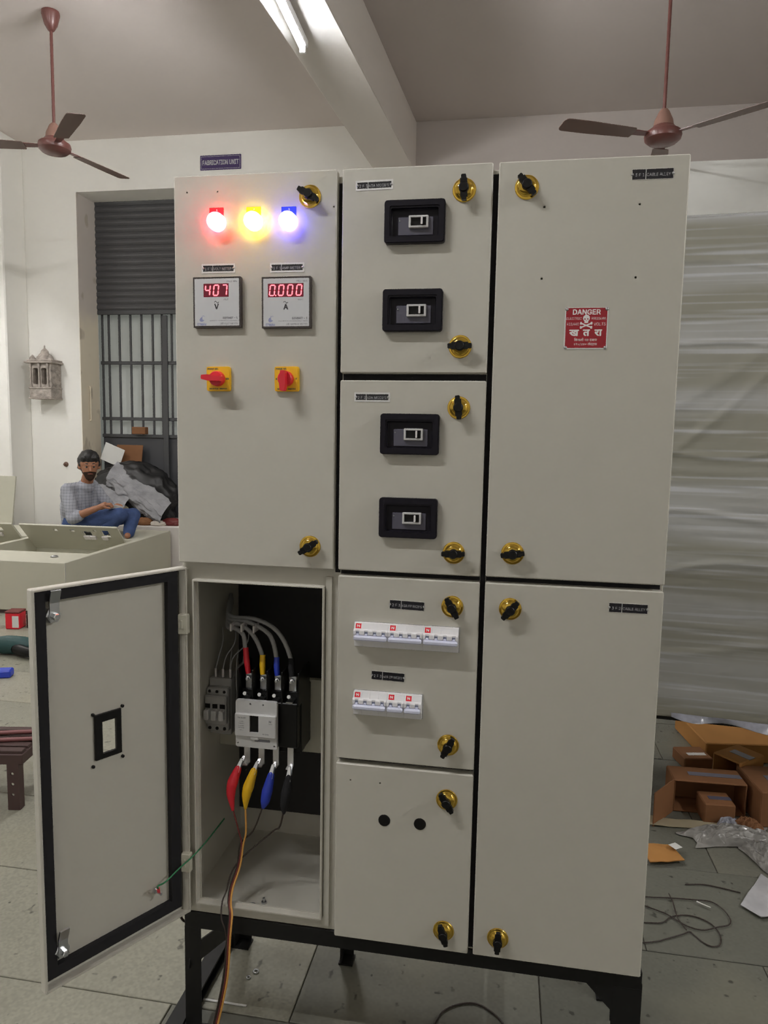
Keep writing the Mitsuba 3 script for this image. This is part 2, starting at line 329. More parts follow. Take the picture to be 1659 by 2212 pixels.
for a, b, z0, z1 in [(0.002, 0.289, 1.5165, 1.5295), (0.002, 0.289, 1.1195, 1.1305), (0.002, 0.289, 0.7162, 0.7262), (0.3015, 0.636, 1.120, 1.1315)]:
    put(cab, 'gap_dark_strip', box(a, b, 0.0205, 0.0222, z0, z1), RUBBER)
def door(x0, x1, z0, z1, holes=()):
    d = rbox(x0, x1, 0.0, 0.0205, z0, z1, 0.0022)
    k = put(cab, 'door', cut(d, *holes) if holes else d, PAINT)
    put(k, 'gasket', cut(box(x0+0.004, x1-0.004, 0.0205, 0.022, z0+0.004, z1-0.004), box(x0+0.02, x1-0.02, 0.01, 0.03, z0+0.02, z1-0.02)), RUBBER)
    return k
def hole(x, z, r): return mv(trimesh.creation.cylinder(radius=r, height=0.1, sections=16), front(x, z))
door(-0.350, -0.0105, 1.130, 1.920, [hole(-0.3213, 1.8876, 0.0018), hole(-0.2562, 1.887, 0.0015), hole(-0.0165, 1.850, 0.0018)])
door(0.0, 0.290, 1.530, 1.920)
door(0.0, 0.290, 1.131, 1.516)
door(0.0, 0.290, 0.7265, 1.1192)
door(0.0, 0.290, 0.3197, 0.7159, [hole(0.0321, 0.680, 0.0018), hole(0.0959, 0.6794, 0.002)])
door(0.3006, 0.640, 1.132, 1.920, [hole(x, z, 0.0022) for x, z in ((0.3862, 1.8361), (0.5563, 1.8353), (0.3865, 1.7063), (0.556, 1.7057))])
door(0.3006, 0.640, 0.320, 1.1196)

# rotary locks: gilt dome, black wing lever
esc = lathe([(0.0, 0.0), (0.0220, 0.0), (0.0222, 0.0018), (0.0212, 0.0034), (0.0186, 0.0038), (0.0180, 0.0050), (0.0165, 0.0085), (0.0125, 0.0115), (0.006, 0.0132), (0.0, 0.0135)], 40)
bar = extrude(union_all([rrect(0.046, 0.0092, 0.002), Point(0, 0).buffer(0.0095), sbox(-0.016, -0.0066, 0.016, 0.0066)]), 0.008, 0.0125)
hub = lathe([(0, 0.012), (0.0088, 0.012), (0.0088, 0.0225), (0.0076, 0.0238), (0.0, 0.0238)], 20)
lever = cat(bar, hub)
for x, z, deg in [(-0.0645, 1.8704, 150), (-0.0596, 1.1771, 35), (0.2366, 1.8714, 92), (0.2373, 1.5809, 1), (0.2381, 1.4638, 96), (0.2363, 1.1772, 2), (0.2367, 1.0677, -60),
                  (0.2364, 0.777, 62), (0.2368, 0.6587, -56), (0.2379, 0.3667, -72), (0.3527, 1.8721, 130), (0.3518, 1.1816, 8), (0.3514, 1.0698, 50), (0.3514, 0.3662, 88)]:
    k = put(cab, 'rotary_lock', mv(esc, front(x, z)), GOLD, smooth=35)
    put(k, 'lever', mv(lever, front(x, z, roll=math.radians(deg))), PLBLACK, label='black wing lever of the lock')

# name plates
def nameplate(x, z, w, a, b, border, tilt=0.0):
    M = front(x, z, roll=tilt); h = 0.0185
    k = put(cab, 'nameplate', mv(extrude(rrect(w, h, 0.0008), 0.0009), M), ALU)
    bw, bh = w - 0.006*border - 0.001, h - 0.0058*border - 0.0012
    notch = union_all([Point(-bw/2, 0).buffer(0.0026), Point(bw/2, 0).buffer(0.0026)])
    sx = -w/2 + w*0.335
    field = rrect(bw, bh, 0.0003).difference(notch).difference(sbox(sx-0.0006, -h, sx+0.0006, h))
    put(k, 'printed_field', mv(extrude(field, 0.0003, 0.0009), M), PLATEBLACK)
    la = lettering(a, 0.0052, 0.0002, size=48); la.apply_translation(((-bw/2+0.0026+sx)/2, -0.001, 0.0012))
    lb = lettering(b, 0.0050, 0.0002, size=48); wb = np.ptp(lb.vertices[:, 0]); room = bw/2-0.003-sx-0.003
    lb.apply_scale([min(1, room/wb), 1, 1]); lb.apply_translation(((bw/2-0.0026+sx)/2, -0.001, 0.0012))
    put(k, 'lettering', mv(cat(la, lb), M), INKSILVER)
    for s in (-1, 1):
        put(k, 'rivet', mv(lathe([(0, 0), (0.0022, 0), (0.0018, 0.0012), (0, 0.0016)], 12), M @ trimesh.transformations.translation_matrix((s*(bw/2-0.0002), 0, 0.0009))), CHROME, smooth=True)
nameplate(-0.2554, 1.7376, 0.0715, '1 F 1', 'VOLT METER', 1)
nameplate(-0.1108, 1.7366, 0.0710, '1 F 1', 'AMP METER', 1)
nameplate(0.0634, 1.8872, 0.0735, '2 F 1', "63A MCCB'S", 1, 0.012)
nameplate(0.0657, 1.4828, 0.0725, '2 F 2', "40A MCCB'S", 1)
nameplate(0.1446, 1.0646, 0.0710, '2 F 3', "63A FP MCB'S", 0, -0.02)
nameplate(0.1083, 0.9128, 0.0690, '2 F 3', "40A DP MCB'S", 0, -0.02)
nameplate(0.5759, 1.8870, 0.0720, '3 F 1', 'CABLE ALLEY', 0)
nameplate(0.5757, 1.0841, 0.0720, '3 F 2', 'CABLE ALLEY', 0)

# indicator lamps
lens = lathe([(0.0, 0.0), (0.0178, 0.0), (0.0178, 0.014), (0.0168, 0.0185), (0.0135, 0.0215), (0.0075, 0.0235), (0.0, 0.024)], 32)
for x, zc, col, rad, lb in [(-0.2585, 1.8410, RED, (30, 1.03, 1.9), 'glowing red indicator lamp'), (-0.1805, 1.8400, YELLOW, (30, 20, 1.03), 'glowing yellow indicator lamp'), (-0.1078, 1.8380, BLUE, (3.2, 2.3, 21.0), 'glowing blue indicator lamp')]:
    lx, lz = para(x-0.003, zc-0.0105, 0.015)
    k = put(cab, 'indicator_lamp', mv(lens, front(lx, lz, -0.0012)), WHITEPL, smooth=40, label=lb, emitter=emit(*rad, 0.3))
    put(k, 'legend_plate', mv(extrude(rrect(0.0300, 0.0310, 0.0008), 0.0011), front(x, zc-0.0006)), col)
    put(k, 'lettering', mv(lettering({RED: 'R', YELLOW: 'Y', BLUE: 'B'}[col], 0.0038, 0.0002), front(x+0.001, zc+0.0098, -0.0011)), INKWHITE)

# digital meters
SEG = {'0': 'abcdef', '4': 'bcfg', '7': 'abc'}
def segment_digit(ch, w, h, t, dot=False):
    g = 0.12*t; hw, hh = w/2, h/2; polys = []
    for s in SEG[ch]:
        if s in 'agd':
            y = {'a': hh, 'g': 0, 'd': -hh}[s]; polys.append(Polygon([(-hw+g, y), (-hw+t/2+g, y+t/2), (hw-t/2-g, y+t/2), (hw-g, y), (hw-t/2-g, y-t/2), (-hw+t/2+g, y-t/2)]))
        else:
            x = hw if s in 'bc' else -hw; y0 = 0 if s in 'bf' else -hh; y1 = y0+hh
            polys.append(Polygon([(x, y0+g), (x-t/2, y0+t/2+g), (x-t/2, y1-t/2-g), (x, y1-g), (x+t/2, y1-t/2-g), (x+t/2, y0+t/2+g)]))
    p = union_all(polys); p = affinity.skew(p, xs=6, origin=(0, 0))
    if dot: p = union_all([p, Point(hw+t*0.85, -hh).buffer(t*0.55)])
    return extrude(p, 0.0003)
def meter(name, x, z, digits, unit, sym, foot, disp):
    M = front(x, z, roll=0.004); TR = trimesh.transformations.translation_matrix
    k = put(cab, name, mv(cat(extrude(rrect(0.1010, 0.1000, 0.001), 0.0105), extrude(rrect(0.09, 0.09), 0.0015, -0.001)), M), BEZEL)
    put(k, 'face_plate', mv(extrude(rrect(0.0945, 0.0930, 0.0006), 0.0006, 0.0105), M), FACE)
    dx, dz, dw = disp; n = len(digits.replace('.', '')); pitch = dw/n
    put(k, 'display', mv(extrude(sbox(dx-dw/2, dz-0.0132, dx+dw/2, dz+0.0132), 0.0003, 0.0111), M), DARKRED)
    chars, i = [], 0
    for ch in digits:
        if ch == '.': chars[-1][1] = True
        else: chars.append([ch, False])
    for i, (ch, dot) in enumerate(chars):
        d = segment_digit(ch, 0.0098, 0.0200, 0.0026, dot); d.apply_translation((dx-dw/2+pitch*(i+0.5), dz, 0.0114))
        put(k, 'digit', mv(d, M), DARKRED, emitter=emit(4.5, 0.42, 0.50, 0.02))
    def txt(s, h, px, py, align='c', bold=False):
        t = lettering(s, h, 0.0002, bold, size=40, align=align); t.apply_translation((px, py, 0.0111)); return t
    put(k, 'lettering', mv(cat(txt('TRUE RMS', 0.0032, 0.0435, 0.0405, 'r'), txt(unit, 0.0028, dx+dw/2-0.001, dz-0.0185, 'r'), txt('DIGIMET - 1', 0.0036, 0.0440, -0.0310, 'r', True), txt(foot, 0.0034, 0.0445, -0.0425, 'r')), M), INKGREY)
    wave = LineString([(0.0085*t-0.00425, 0.0018*math.sin(t*2*PI)) for t in np.linspace(0, 1, 24)]).buffer(0.0005)
    w = extrude(wave, 0.0002, 0.0111); w.apply_translation((-0.0005, 0.0002, 0))
    put(k, 'symbol', mv(cat(w, txt(sym, 0.0095, -0.0005, -0.0085, bold=True)), M), INK)
    put(k, 'rule_line', mv(extrude(sbox(-0.016, -0.0368, 0.0465, -0.0362), 0.0002, 0.0111), M), INKGREY)
    logo = affinity.rotate(affinity.scale(Point(0, 0).buffer(0.0058), 1.0, 0.75), 35).difference(affinity.translate(Point(0, 0).buffer(0.0035), 0.0035, 0.002))
    lm = extrude(logo, 0.0002, 0.0111); lm.apply_translation((-0.0315, -0.0335, 0))
    put(k, 'logo', mv(cat(lm, txt("C'MAx", 0.0045, -0.0325, -0.0432, bold=True), txt('MAx', 0.0022, -0.029, -0.0272)), M), INKBLUE)
meter('volt_meter', -0.2550, 1.6690, '407', 'VOLT', 'V', '3Ø VOLT METER', (-0.0012, 0.0235, 0.0535))
meter('amp_meter', -0.1095, 1.6670, '0.000', 'AMPS', 'A', '3Ø AMPERE METER', (-0.0008, 0.0235, 0.0735))

# selector switches
def selector(x, z, deg, txts):
    M = front(x, z, roll=0.01)
    k = put(cab, 'selector_switch', mv(cat(extrude(rrect(0.0500, 0.0495, 0.004), 0.008), extrude(rrect(0.0475, 0.047, 0.003), 0.0015, 0.0075)), M), YELLOW, label='yellow selector switch plate')
    ls = []
    for s, h, px, py in txts:
        t = lettering(s, h, 0.0002, True, size=40); t.apply_translation((px, py, 0.009)); ls.append(t)
    put(k, 'lettering', mv(cat(ls), M), INK)
    R = front(x, z, roll=math.radians(deg))
    kn = cat(lathe([(0, 0.009), (0.0155, 0.009), (0.0148, 0.021), (0.0135, 0.0225), (0, 0.0225)], 28), extrude(Polygon([(-0.015, -0.005), (0.012, -0.0062), (0.0245, -0.0042), (0.0255, 0.0), (0.0245, 0.0042), (0.012, 0.0062), (-0.015, 0.005)]), 0.0165, 0.0205))
    put(k, 'knob', mv(kn, R), RED, smooth=35, label='red pointer knob')
tx = [('PHASE SEL', 0.0032, -0.0105, 0.0200), ('RN', 0.0034, 0.0205, 0.0), ('YN', 0.0034, -0.0205, 0.0), ('SELECTOR  SWITCH', 0.0028, 0.0, -0.0200)]
selector(-0.2543, 1.5165, 176, tx)
selector(-0.1090, 1.5170, -92, [('PHASE SEL', 0.0032, -0.0105, 0.0200), ('R', 0.0034, -0.0205, 0.0), ('Y', 0.0034, 0.0205, 0.0), ('SELECTOR  SWITCH', 0.0028, 0.0, -0.0200)])

# moulded case breaker windows in the two middle doors
for x, z in [(0.1445, 1.8145), (0.1440, 1.6490), (0.1435, 1.4107), (0.1440, 1.2443)]:
    M = front(x, z)
    body = cat(cut(extrude(rrect(0.1165, 0.0800, 0.006), 0.0125), mv(rbox(-0.0455, 0.0455, -0.0270, 0.0250, 0.002, 0.05, 0.002), np.eye(4))))
    edge = extrude(rrect(0.1130, 0.0765, 0.005).difference(rrect(0.0960, 0.0570, 0.003)), 0.0025, 0.0123)
    k = put(cab, 'breaker_window', mv(cat(body, edge), M), PLNAVY)
    put(k, 'breaker_face', mv(rbox(-0.0325, 0.0355, -0.0240, 0.0100, 0.0015, 0.0045, 0.001), M), PLSLATE)
    rim = cut(rbox(-0.0115, 0.0265, -0.0120, 0.0115, 0.004, 0.0115, 0.0012), box(-0.0075, 0.0225, -0.0078, 0.0078, 0.006, 0.03))
    put(k, 'toggle_rim', mv(rim, M), LIGHTGREY)
    put(k, 'toggle', mv(cat(rbox(0.0120, 0.0165, -0.0068, 0.0068, 0.006, 0.0155, 0.001), box(-0.0075, 0.0225, -0.0078, 0.0078, 0.0055, 0.0062)), M), PLBLACK)
    put(k, 'toggle_tip', mv(rbox(0.0124, 0.0160, -0.0070, 0.0070, 0.0155, 0.0170, 0.0005), M), INKWHITE)
    put(k, 'screw', mv(lathe([(0, 0.0045), (0.0018, 0.0045), (0.0014, 0.0056), (0, 0.006)], 10), M @ trimesh.transformations.translation_matrix((-0.0295, 0.003, 0))), CHROME, smooth=True)

# miniature breakers
def mcb(x0, z, poles, tilt=0.0):
    P = 0.01775; W = P*poles; M = front(x0, z, roll=tilt)
    prof = Polygon([(0.0250, -0.001), (0.0250, 0.0105), (0.0140, 0.0165), (0.0130, 0.0215), (-0.0065, 0.0215), (-0.0090, 0.0130), (-0.0235, 0.0110), (-0.0245, 0.0100), (-0.0245, -0.001)])
    segs = []
    for i in range(poles):
        e = extrude(prof, P-0.0002); e.apply_transform(basis((i*P, 0, 0), (0, 1, 0), (0, 0, 1), (1, 0, 0))); segs.append(e)
    k = put(cab, 'miniature_breaker', mv(cat(segs), M), WHITEPL)
    ups = []
    for i in range(poles+1):
        c = i*P; a, b = max(c-0.0053, 0.0002), min(c+0.0053, W-0.0003)
        ups.append(rbox(a, b, 0.0035, 0.0132, 0.0150, 0.0262, 0.0014))
    put(k, 'housing_rib', mv(cat(ups), M), WHITEPL)
    put(k, 'toggle_slot', mv(cat([box(i*P+0.0054, (i+1)*P-0.0054, 0.0000, 0.0100, 0.0205, 0.0222) for i in range(poles)]), M), SLOT)
    tie = cat(rbox(0.0012, W-0.0012, -0.0072, 0.0030, 0.0212, 0.0315, 0.003), [rbox(i*P+0.0060, (i+1)*P-0.0060, 0.0015, 0.0062, 0.0215, 0.0270, 0.001) for i in range(poles)])
    put(k, 'toggle_bar', mv(tie, M), BLUISH, label='bluish white tie bar over the toggles')
    LG = M @ trimesh.transformations.translation_matrix((0.0090, 0.0193, 0.01365)) @ trimesh.transformations.rotation_matrix(-math.atan2(0.006, 0.011), (1, 0, 0))
    put(k, 'logo', mv(extrude(sbox(-0.0057, -0.0052, 0.0057, 0.0052), 0.0005), LG), RED)
    nn = cat(extrude(LineString([(-0.0022, -0.0022), (-0.0022, 0.0022), (0.0022, -0.0022), (0.0022, 0.0022)]).buffer(0.0007), 0.0003, 0.0005))
    put(k, 'logo_mark', mv(nn, LG), INKWHITE)
TILT = -0.0
for i in range(3): mcb(0.0386+0.0711*i, 1.0000, 4)
mcb(0.0386, 0.8545, 4); mcb(0.0386+0.0711, 0.8545, 2); mcb(0.0386+0.0711+0.0356, 0.8545, 2)
for x0, x1, z in [(0.0386, 0.2519, 1.0), (0.0386, 0.1808, 0.8545)]:
    put(cab, 'breaker_cutout_trim', mv(cut(box(x0-0.0016, x1+0.0022, -0.0262, 0.0262, 0.0, 0.0018), box(x0-0.0002, x1+0.0002, -0.0247, 0.0247, -1, 1)), front(0, z)), GREYPL)

# blind plugs in the lowest middle door
for x, z in [(0.1063, 0.5983), (0.1821, 0.5987)]:
    put(cab, 'blind_plug', mv(lathe([(0, 0), (0.0128, 0), (0.0124, 0.0016), (0.010, 0.0024), (0, 0.0026)], 28), front(x, z)), PLBLACK, smooth=40)

# danger plate
dp = put(cab, 'danger_plate', mv(extrude(rrect(0.0790, 0.0770, 0.001), 0.0010), front(0.4716, 1.6140)), ALU, label='red and white danger plate')
DM = front(0.4716, 1.6148, -0.0010)
put(dp, 'red_field', mv(extrude(rrect(0.0745, 0.0735, 0.0005), 0.0003), DM), SIGNRED)
def dl(s, h, x, y, bold=False, font='Inter', sx=1.0, align='c'):
    t = lettering(s, h, 0.0002, bold, font, 56, align); t.apply_scale([sx, 1, 1]); t.apply_translation((x, y, 0.0003)); return t
DEV = 'NotoSansDevanagari'
put(dp, 'lettering', mv(cat(dl('DANGER', 0.0088, 0.0, 0.0292, True, sx=1.02), dl('ELECTRIC', 0.0042, -0.0225, 0.0172, sx=0.98), dl('PRESSURE', 0.0042, 0.0225, 0.0172, sx=0.9), dl('415/440', 0.0050, -0.0243, 0.0070, sx=0.78), dl('VOLTS', 0.0054, 0.0245, 0.0070, sx=0.9),
    dl('ख', 0.0125, -0.0215, -0.0090, True, DEV, 1.15), dl('त', 0.0125, 0.0010, -0.0090, True, DEV, 1.15), dl('रा', 0.0125, 0.0225, -0.0090, True, DEV, 1.1),
    dl('िबजली का दबाव', 0.0050, 0.0, -0.0215, False, DEV, 1.0), dl('४१५/४४० वोल्टस', 0.0046, 0.0, -0.0300, False, DEV, 1.0)), DM), INKWHITE)
skull = union_all([affinity.scale(Point(0, 0.0178).buffer(0.0062), 1, 1.02), sbox(-0.0034, 0.0090, 0.0034, 0.0150)]).difference(union_all([Point(-0.0026, 0.0162).buffer(0.0014), Point(0.0026, 0.0162).buffer(0.0014), Point(0, 0.0132).buffer(0.0008)]))
bones = union_all([LineString([(-0.0095, 0.0008), (0.0095, 0.0085)]).buffer(0.0012), LineString([(-0.0095, 0.0085), (0.0095, 0.0008)]).buffer(0.0012)] + [Point(sx*0.0095, y).buffer(0.0018) for sx in (-1, 1) for y in (0.0002, 0.0019, 0.0077, 0.0094)])
put(dp, 'skull_symbol', mv(extrude(skull.union(bones), 0.0003, 0.0003), DM), INKWHITE)
for sx in (-1, 1):
    for sy in (-1, 1):
        put(dp, 'rivet', mv(lathe([(0, 0), (0.0032, 0), (0.0026, 0.0014), (0, 0.002)], 14), front(0.4716+sx*0.0362, 1.6140+sy*0.0352, -0.001)), CHROME, smooth=True)

# the open lower left door
P0, P1 = np.array([-0.334, 0.008]), np.array([-0.499, -0.270]); DW = float(np.linalg.norm(P1-P0)); dd = (P1-P0)/DW
DX = np.array([-dd[0], -dd[1], 0]); DN = np.cross(DX, (0, 0, 1)); DO = basis((P0[0], P0[1], 0), DX, (0, 0, 1), DN)   # local: x = -u, y = z, z = towards the inside
def dmv(m): return mv(m, DO)
Z0, Z1 = 0.325, 1.119
pan = cut(rbox(-DW-0.005, 0.0, Z0, Z1, -0.0205, 0.0, 0.002), box(-DW+0.0, -0.005, Z0+0.007, Z1-0.005, -0.0175, 0.05), box(-0.2065, -0.1555, 0.754, 0.842, -0.05, 0.05))
od = put(cab, 'door', dmv(pan), PAINT, label='open door seen from its inner side')
gask = cut(box(-DW+0.0022, -0.0215, Z0+0.0225, Z1-0.006, -0.0176, -0.0045), box(-DW+0.0215, -0.0460, Z0+0.0455, Z1-0.0265, -0.03, 0.03))
put(od, 'gasket', dmv(gask), RUBBER, label='black foam gasket strip')
wf = cut(rbox(-0.2095, -0.1525, 0.751, 0.845, -0.0178, -0.0120, 0.001), box(-0.1940, -0.1645, 0.762, 0.828, -0.05, 0.05))
put(od, 'window_frame', dmv(wf), PLBLACK, label='black frame of the breaker window')
for u, z in [(0.2116, 0.847), (0.1484, 0.8477), (0.1498, 0.7409), (0.2135, 0.740)]:
    put(od, 'screw', dmv(mv(lathe([(0, 0), (0.0032, 0), (0.0032, 0.004), (0, 0.005)], 10), basis((-u, z, -0.0175), (1, 0, 0), (0, 1, 0), (0, 0, 1)))), PLBLACK)
for (u, z, cu, cz) in [(0.2876, 1.0640, 0.2865, 1.105), (0.2915, 0.3960, 0.2850, 0.4290)]:
    a = math.atan2(cz-z, cu-u)
    B = DO @ basis((-u, z, -0.0175), (1, 0, 0), (0, 1, 0), (0, 0, 1))
    k = put(od, 'lock_body', mv(cat(lathe([(0, 0), (0.0155, 0), (0.0155, 0.012), (0.0130, 0.015), (0, 0.015)], 6), lathe([(0, 0.017), (0.0068, 0.017), (0.0068, 0.027), (0.005, 0.029), (0, 0.029)], 6)), B), CHROME)
    cam = extrude(union_all([sbox(-0.0090, -0.004, 0.0090, 0.030), Point(0, 0).buffer(0.0105)]), 0.003, 0.015)
    cam2 = mv(extrude(sbox(-0.0095, 0.0, 0.0095, 0.026), 0.0035), basis((0, 0.026, 0.015), (1, 0, 0), (0, 0.94, 0.34), (0, -0.34, 0.94)))
    put(od, 'lock_cam', mv(cat(cam, cam2), B @ trimesh.transformations.rotation_matrix(PI/2-a if False else 0.0, (0, 0, 1))), CHROME)
put(od, 'earth_stud', dmv(cat(cyl((-0.0798, 0.4105, -0.0175), (-0.0798, 0.4105, 0.006), 0.0032, 10), mv(lathe([(0, 0), (0.0065, 0), (0.0065, 0.005), (0, 0.005)], 6), basis((-0.0798, 0.4105, -0.0175), (1, 0, 0), (0, 1, 0), (0, 0, 1))))), CHROME)
st = (DO @ np.array([-0.0800, 0.4115, -0.004, 1]))[:3]; st2 = (DO @ np.array([-0.0870, 0.4270, 0.006, 1]))[:3]
ew = put(cab, 'earth_wire', tube([st2, st2+(st2-st)*0.8, (-0.362, -0.056, 0.436), (-0.343, -0.026, 0.452), (-0.324, -0.006, 0.467), (-0.312, 0.04, 0.476), (-0.300, 0.12, 0.49)], 0.0017, 6), GREEN, smooth=True)
put(ew, 'terminal_sleeve', tube([st, st2], 0.0034, 8, 0), RED, smooth=40)
for z in (0.996, 0.451):
    put(cab, 'hinge', cat(rbox(-0.3510, -0.3285, -0.0085, 0.0060, z-0.0225, z+0.0215, 0.002), cyl((-0.3400, -0.009, z-0.008), (-0.3400, -0.009, z+0.009), 0.0028, 10)), PAINT2)

# inside the open compartment
put(cab, 'mounting_plate', cat(box(-0.345, -0.018, 0.205, 0.2075, 0.635, 0.822), box(-0.345, -0.018, 0.1935, 0.2055, 0.8195, 0.822)), PAINT2)
put(cab, 'back_shade', box(-0.3455, -0.0165, 0.336, 0.344, 0.40, 1.111), BLACKSHEET, label='black sheet added for the unlit dark at the back of the compartment')
put(cab, 'roof_shade', box(-0.3455, -0.0165, 0.06, 0.335, 1.106, 1.1115), BLACKSHEET)  # black sheets stand in for the unlit back and top of the compartment
TR = trimesh.transformations.translation_matrix
mcb_x = [-0.2395, -0.2045, -0.1695, -0.1345]
bd = put(cab, 'main_breaker', cat(rbox(-0.2600, -0.1120, 0.125, 0.204, 0.668, 0.815, 0.002), rbox(-0.2570, -0.1150, 0.100, 0.126, 0.690, 0.796, 0.002)), PLBLACK, label='black four pole main breaker with white front cover')
cov = cut(cat(extrude(rrect(0.0980, 0.1110, 0.005), 0.010)), *[mv(trimesh.creation.cylinder(radius=0.0022, height=0.1, sections=12), TR((x, y, 0))) for x, y in ((-0.014, 0.0475), (0.0165, 0.0475), (-0.0435, -0.0465), (0.0430, -0.0480))])
CM = front(-0.2065, 0.7470, 0.092)
cv = put(bd, 'cover', mv(cov, CM), LIGHTGREY, label='white cover of the main breaker')
put(bd, 'cover_step', mv(cut(rbox(-0.0495, 0.0492, -0.0285, 0.0260, 0.006, 0.0165, 0.0025), box(-0.0135, 0.0075, -0.0165, 0.0230, 0.0, 0.05)), CM), LIGHTGREY)
put(bd, 'toggle_slot', mv(rbox(-0.0140, 0.0080, -0.0170, 0.0235, 0.009, 0.0125, 0.001), CM), PLBLACK)
def ct(s, h, x, y, w=0.0166):
    t = lettering(s, h, 0.0002, size=36); t.apply_translation((x, y, w)); return t
put(bd, 'lettering', mv(cat(ct('DN 125D', 0.0034, -0.0320, 0.0165), ct('DANGER', 0.0016, 0.0345, 0.0075) if False else ct('TRIP', 0.0022, 0.0360, 0.0060), ct('Ith 125A', 0.0026, 0.0250, -0.0185), ct('Ui 690V', 0.0022, -0.0330, 0.0080), ct('Uimp 8kV', 0.0022, -0.0330, 0.0030), ct('Icu 36kA', 0.0022, -0.0330, -0.0020), ct('50/60 Hz', 0.0022, -0.0330, -0.0070), ct('Cat. A', 0.0022, -0.0330, -0.0120),
    mv(extrude(LineString([(-0.002, -0.002), (-0.002, 0.002), (0.002, -0.002), (0.002, 0.002)]).buffer(0.0006), 0.0002), TR((0.0350, 0.0120, 0.0166)))), CM), INKGREY)
put(bd, 'cover_tab', mv(cat(rbox(-0.0130, 0.0075, -0.0355, -0.0280, 0.008, 0.0150, 0.002)), CM), LIGHTGREY)
put(bd, 'smudge_label', mv(extrude(sbox(-0.004, -0.0400, 0.0330, -0.0340), 0.0003, 0.010), CM), INKGREY)
for i, x in enumerate(mcb_x):
    put(bd, 'phase_barrier', rbox(x-0.0195, x-0.0155, 0.100, 0.19, 0.79, 0.868, 0.001), PLBLACK)
    t1 = put(bd, 'terminal_lug', cat(box(x-0.0085, x+0.0085, 0.128, 0.131, 0.798, 0.850), box(x-0.008, x+0.008, 0.100, 0.131, 0.796, 0.799)), CHROME)
    put(bd, 'lug_bolt', lathe([(0, 0), (0.0062, 0), (0.0062, 0.011), (0.0035, 0.012), (0.0035, 0.017), (0, 0.0175)], 6).apply_transform(front(x, 0.842, 0.128)), CHROME)
    put(bd, 'clamp_screw', cyl((x+0.001, 0.110, 0.806), (x+0.001, 0.094, 0.814), 0.0045, 8), CHROME)
    t2 = put(bd, 'lower_terminal', cat(box(x-0.007, x+0.007, 0.112, 0.115, 0.640, 0.690), box(x-0.006, x+0.006, 0.095, 0.114, 0.640, 0.643)), ALU)
put(bd, 'phase_barrier', rbox(-0.1150, -0.1110, 0.100, 0.19, 0.79, 0.868, 0.001), PLBLACK)
sl = [RED, YELLOW, BLUE, RUBBER]
tops = [(-0.2500, 0.9075), (-0.2085, 0.8930), (-0.1745, 0.8900), (-0.1400, 0.8900)]
paths = [[(-0.330, 0.25, 0.985), (-0.310, 0.17, 0.950), (-0.285, 0.15, 0.950), (-0.258, 0.138, 0.938)],
         [(-0.335, 0.26, 0.99), (-0.310, 0.175, 0.958), (-0.270, 0.155, 0.957), (-0.232, 0.14, 0.935)],
         [(-0.335, 0.26, 0.995), (-0.310, 0.18, 0.964), (-0.255, 0.16, 0.963), (-0.205, 0.145, 0.948), (-0.185, 0.138, 0.925)],
         [(-0.340, 0.27, 1.00), (-0.310, 0.185, 0.970), (-0.240, 0.165, 0.970), (-0.190, 0.15, 0.957), (-0.160, 0.14, 0.930)]]
for i in range(4):
    tx_, tz_ = tops[i]; x = mcb_x[i]
    c = put(cab, 'power_cable', tube(paths[i] + [(tx_, 0.130, tz_), (x, 0.122, 0.852)], 0.0052, 10), CABLE, smooth=True)
    put(c, 'sleeve', tube([(tx_+0.001, 0.1295, tz_+0.003), ((tx_+x)/2, 0.125, (tz_+0.852)/2), (x, 0.122, 0.852)], [0.0064, 0.0070, 0.0062], 10), sl[i], smooth=40)
for x, z in [(-0.288, 0.953), (-0.262, 0.953), (-0.232, 0.952)]:
    put(cab, 'cable_tie', rbox(x-0.0022, x+0.0022, 0.134, 0.17, z-0.0085, z+0.010, 0.0015), INKWHITE)
# three pole auxiliary breaker at the left
ab = put(cab, 'auxiliary_breaker', cat(rbox(-0.3440, -0.2890, 0.140, 0.200, 0.690, 0.828, 0.002), rbox(-0.3440, -0.2905, 0.110, 0.142, 0.725, 0.795, 0.003), rbox(-0.3440, -0.2895, 0.122, 0.142, 0.705, 0.81, 0.003)), GREYPL, label='grey three pole breaker')
for i in range(3):
    x = -0.3352+0.0182*i
    put(ab, 'pole_toggle', rbox(x-0.0058, x+0.0058, 0.096, 0.112, 0.7400, 0.7640, 0.002), LIGHTGREY)
    put(ab, 'terminal_screw', cat(cyl((x, 0.1225, 0.8020), (x, 0.1205, 0.8020), 0.0036, 10), cyl((x, 0.1225, 0.7125), (x, 0.1205, 0.7125), 0.004, 10), box(x-0.006, x+0.006, 0.1085, 0.111, 0.766, 0.776)), PLBLACK)
    put(ab, 'ferrule', cyl((x+0.004, 0.15, 0.826), (x+0.0035, 0.15, 0.848), 0.0028, 8), INKWHITE)
    put(ab, 'control_wire', tube([(x+0.0035, 0.15, 0.846), (x+0.008, 0.16, 0.875), (x+0.010+0.012*i, 0.18, 0.905), (x+0.002+0.015*i, 0.20, 0.935)], 0.0016, 6), CABLE, smooth=True)
for i, x in enumerate((-0.300, -0.284, -0.268)):
    put(cab, 'control_wire', tube([(x-0.006, 0.19, 0.885), (x, 0.165, 0.865), (x+0.004, 0.15, 0.82), (x+0.008, 0.15, 0.76)], 0.0017, 6), CABLE, smooth=True)
put(cab, 'wiring_duct', rbox(-0.287, -0.265, 0.165, 0.204, 0.74, 0.85, 0.002), GREYPL)
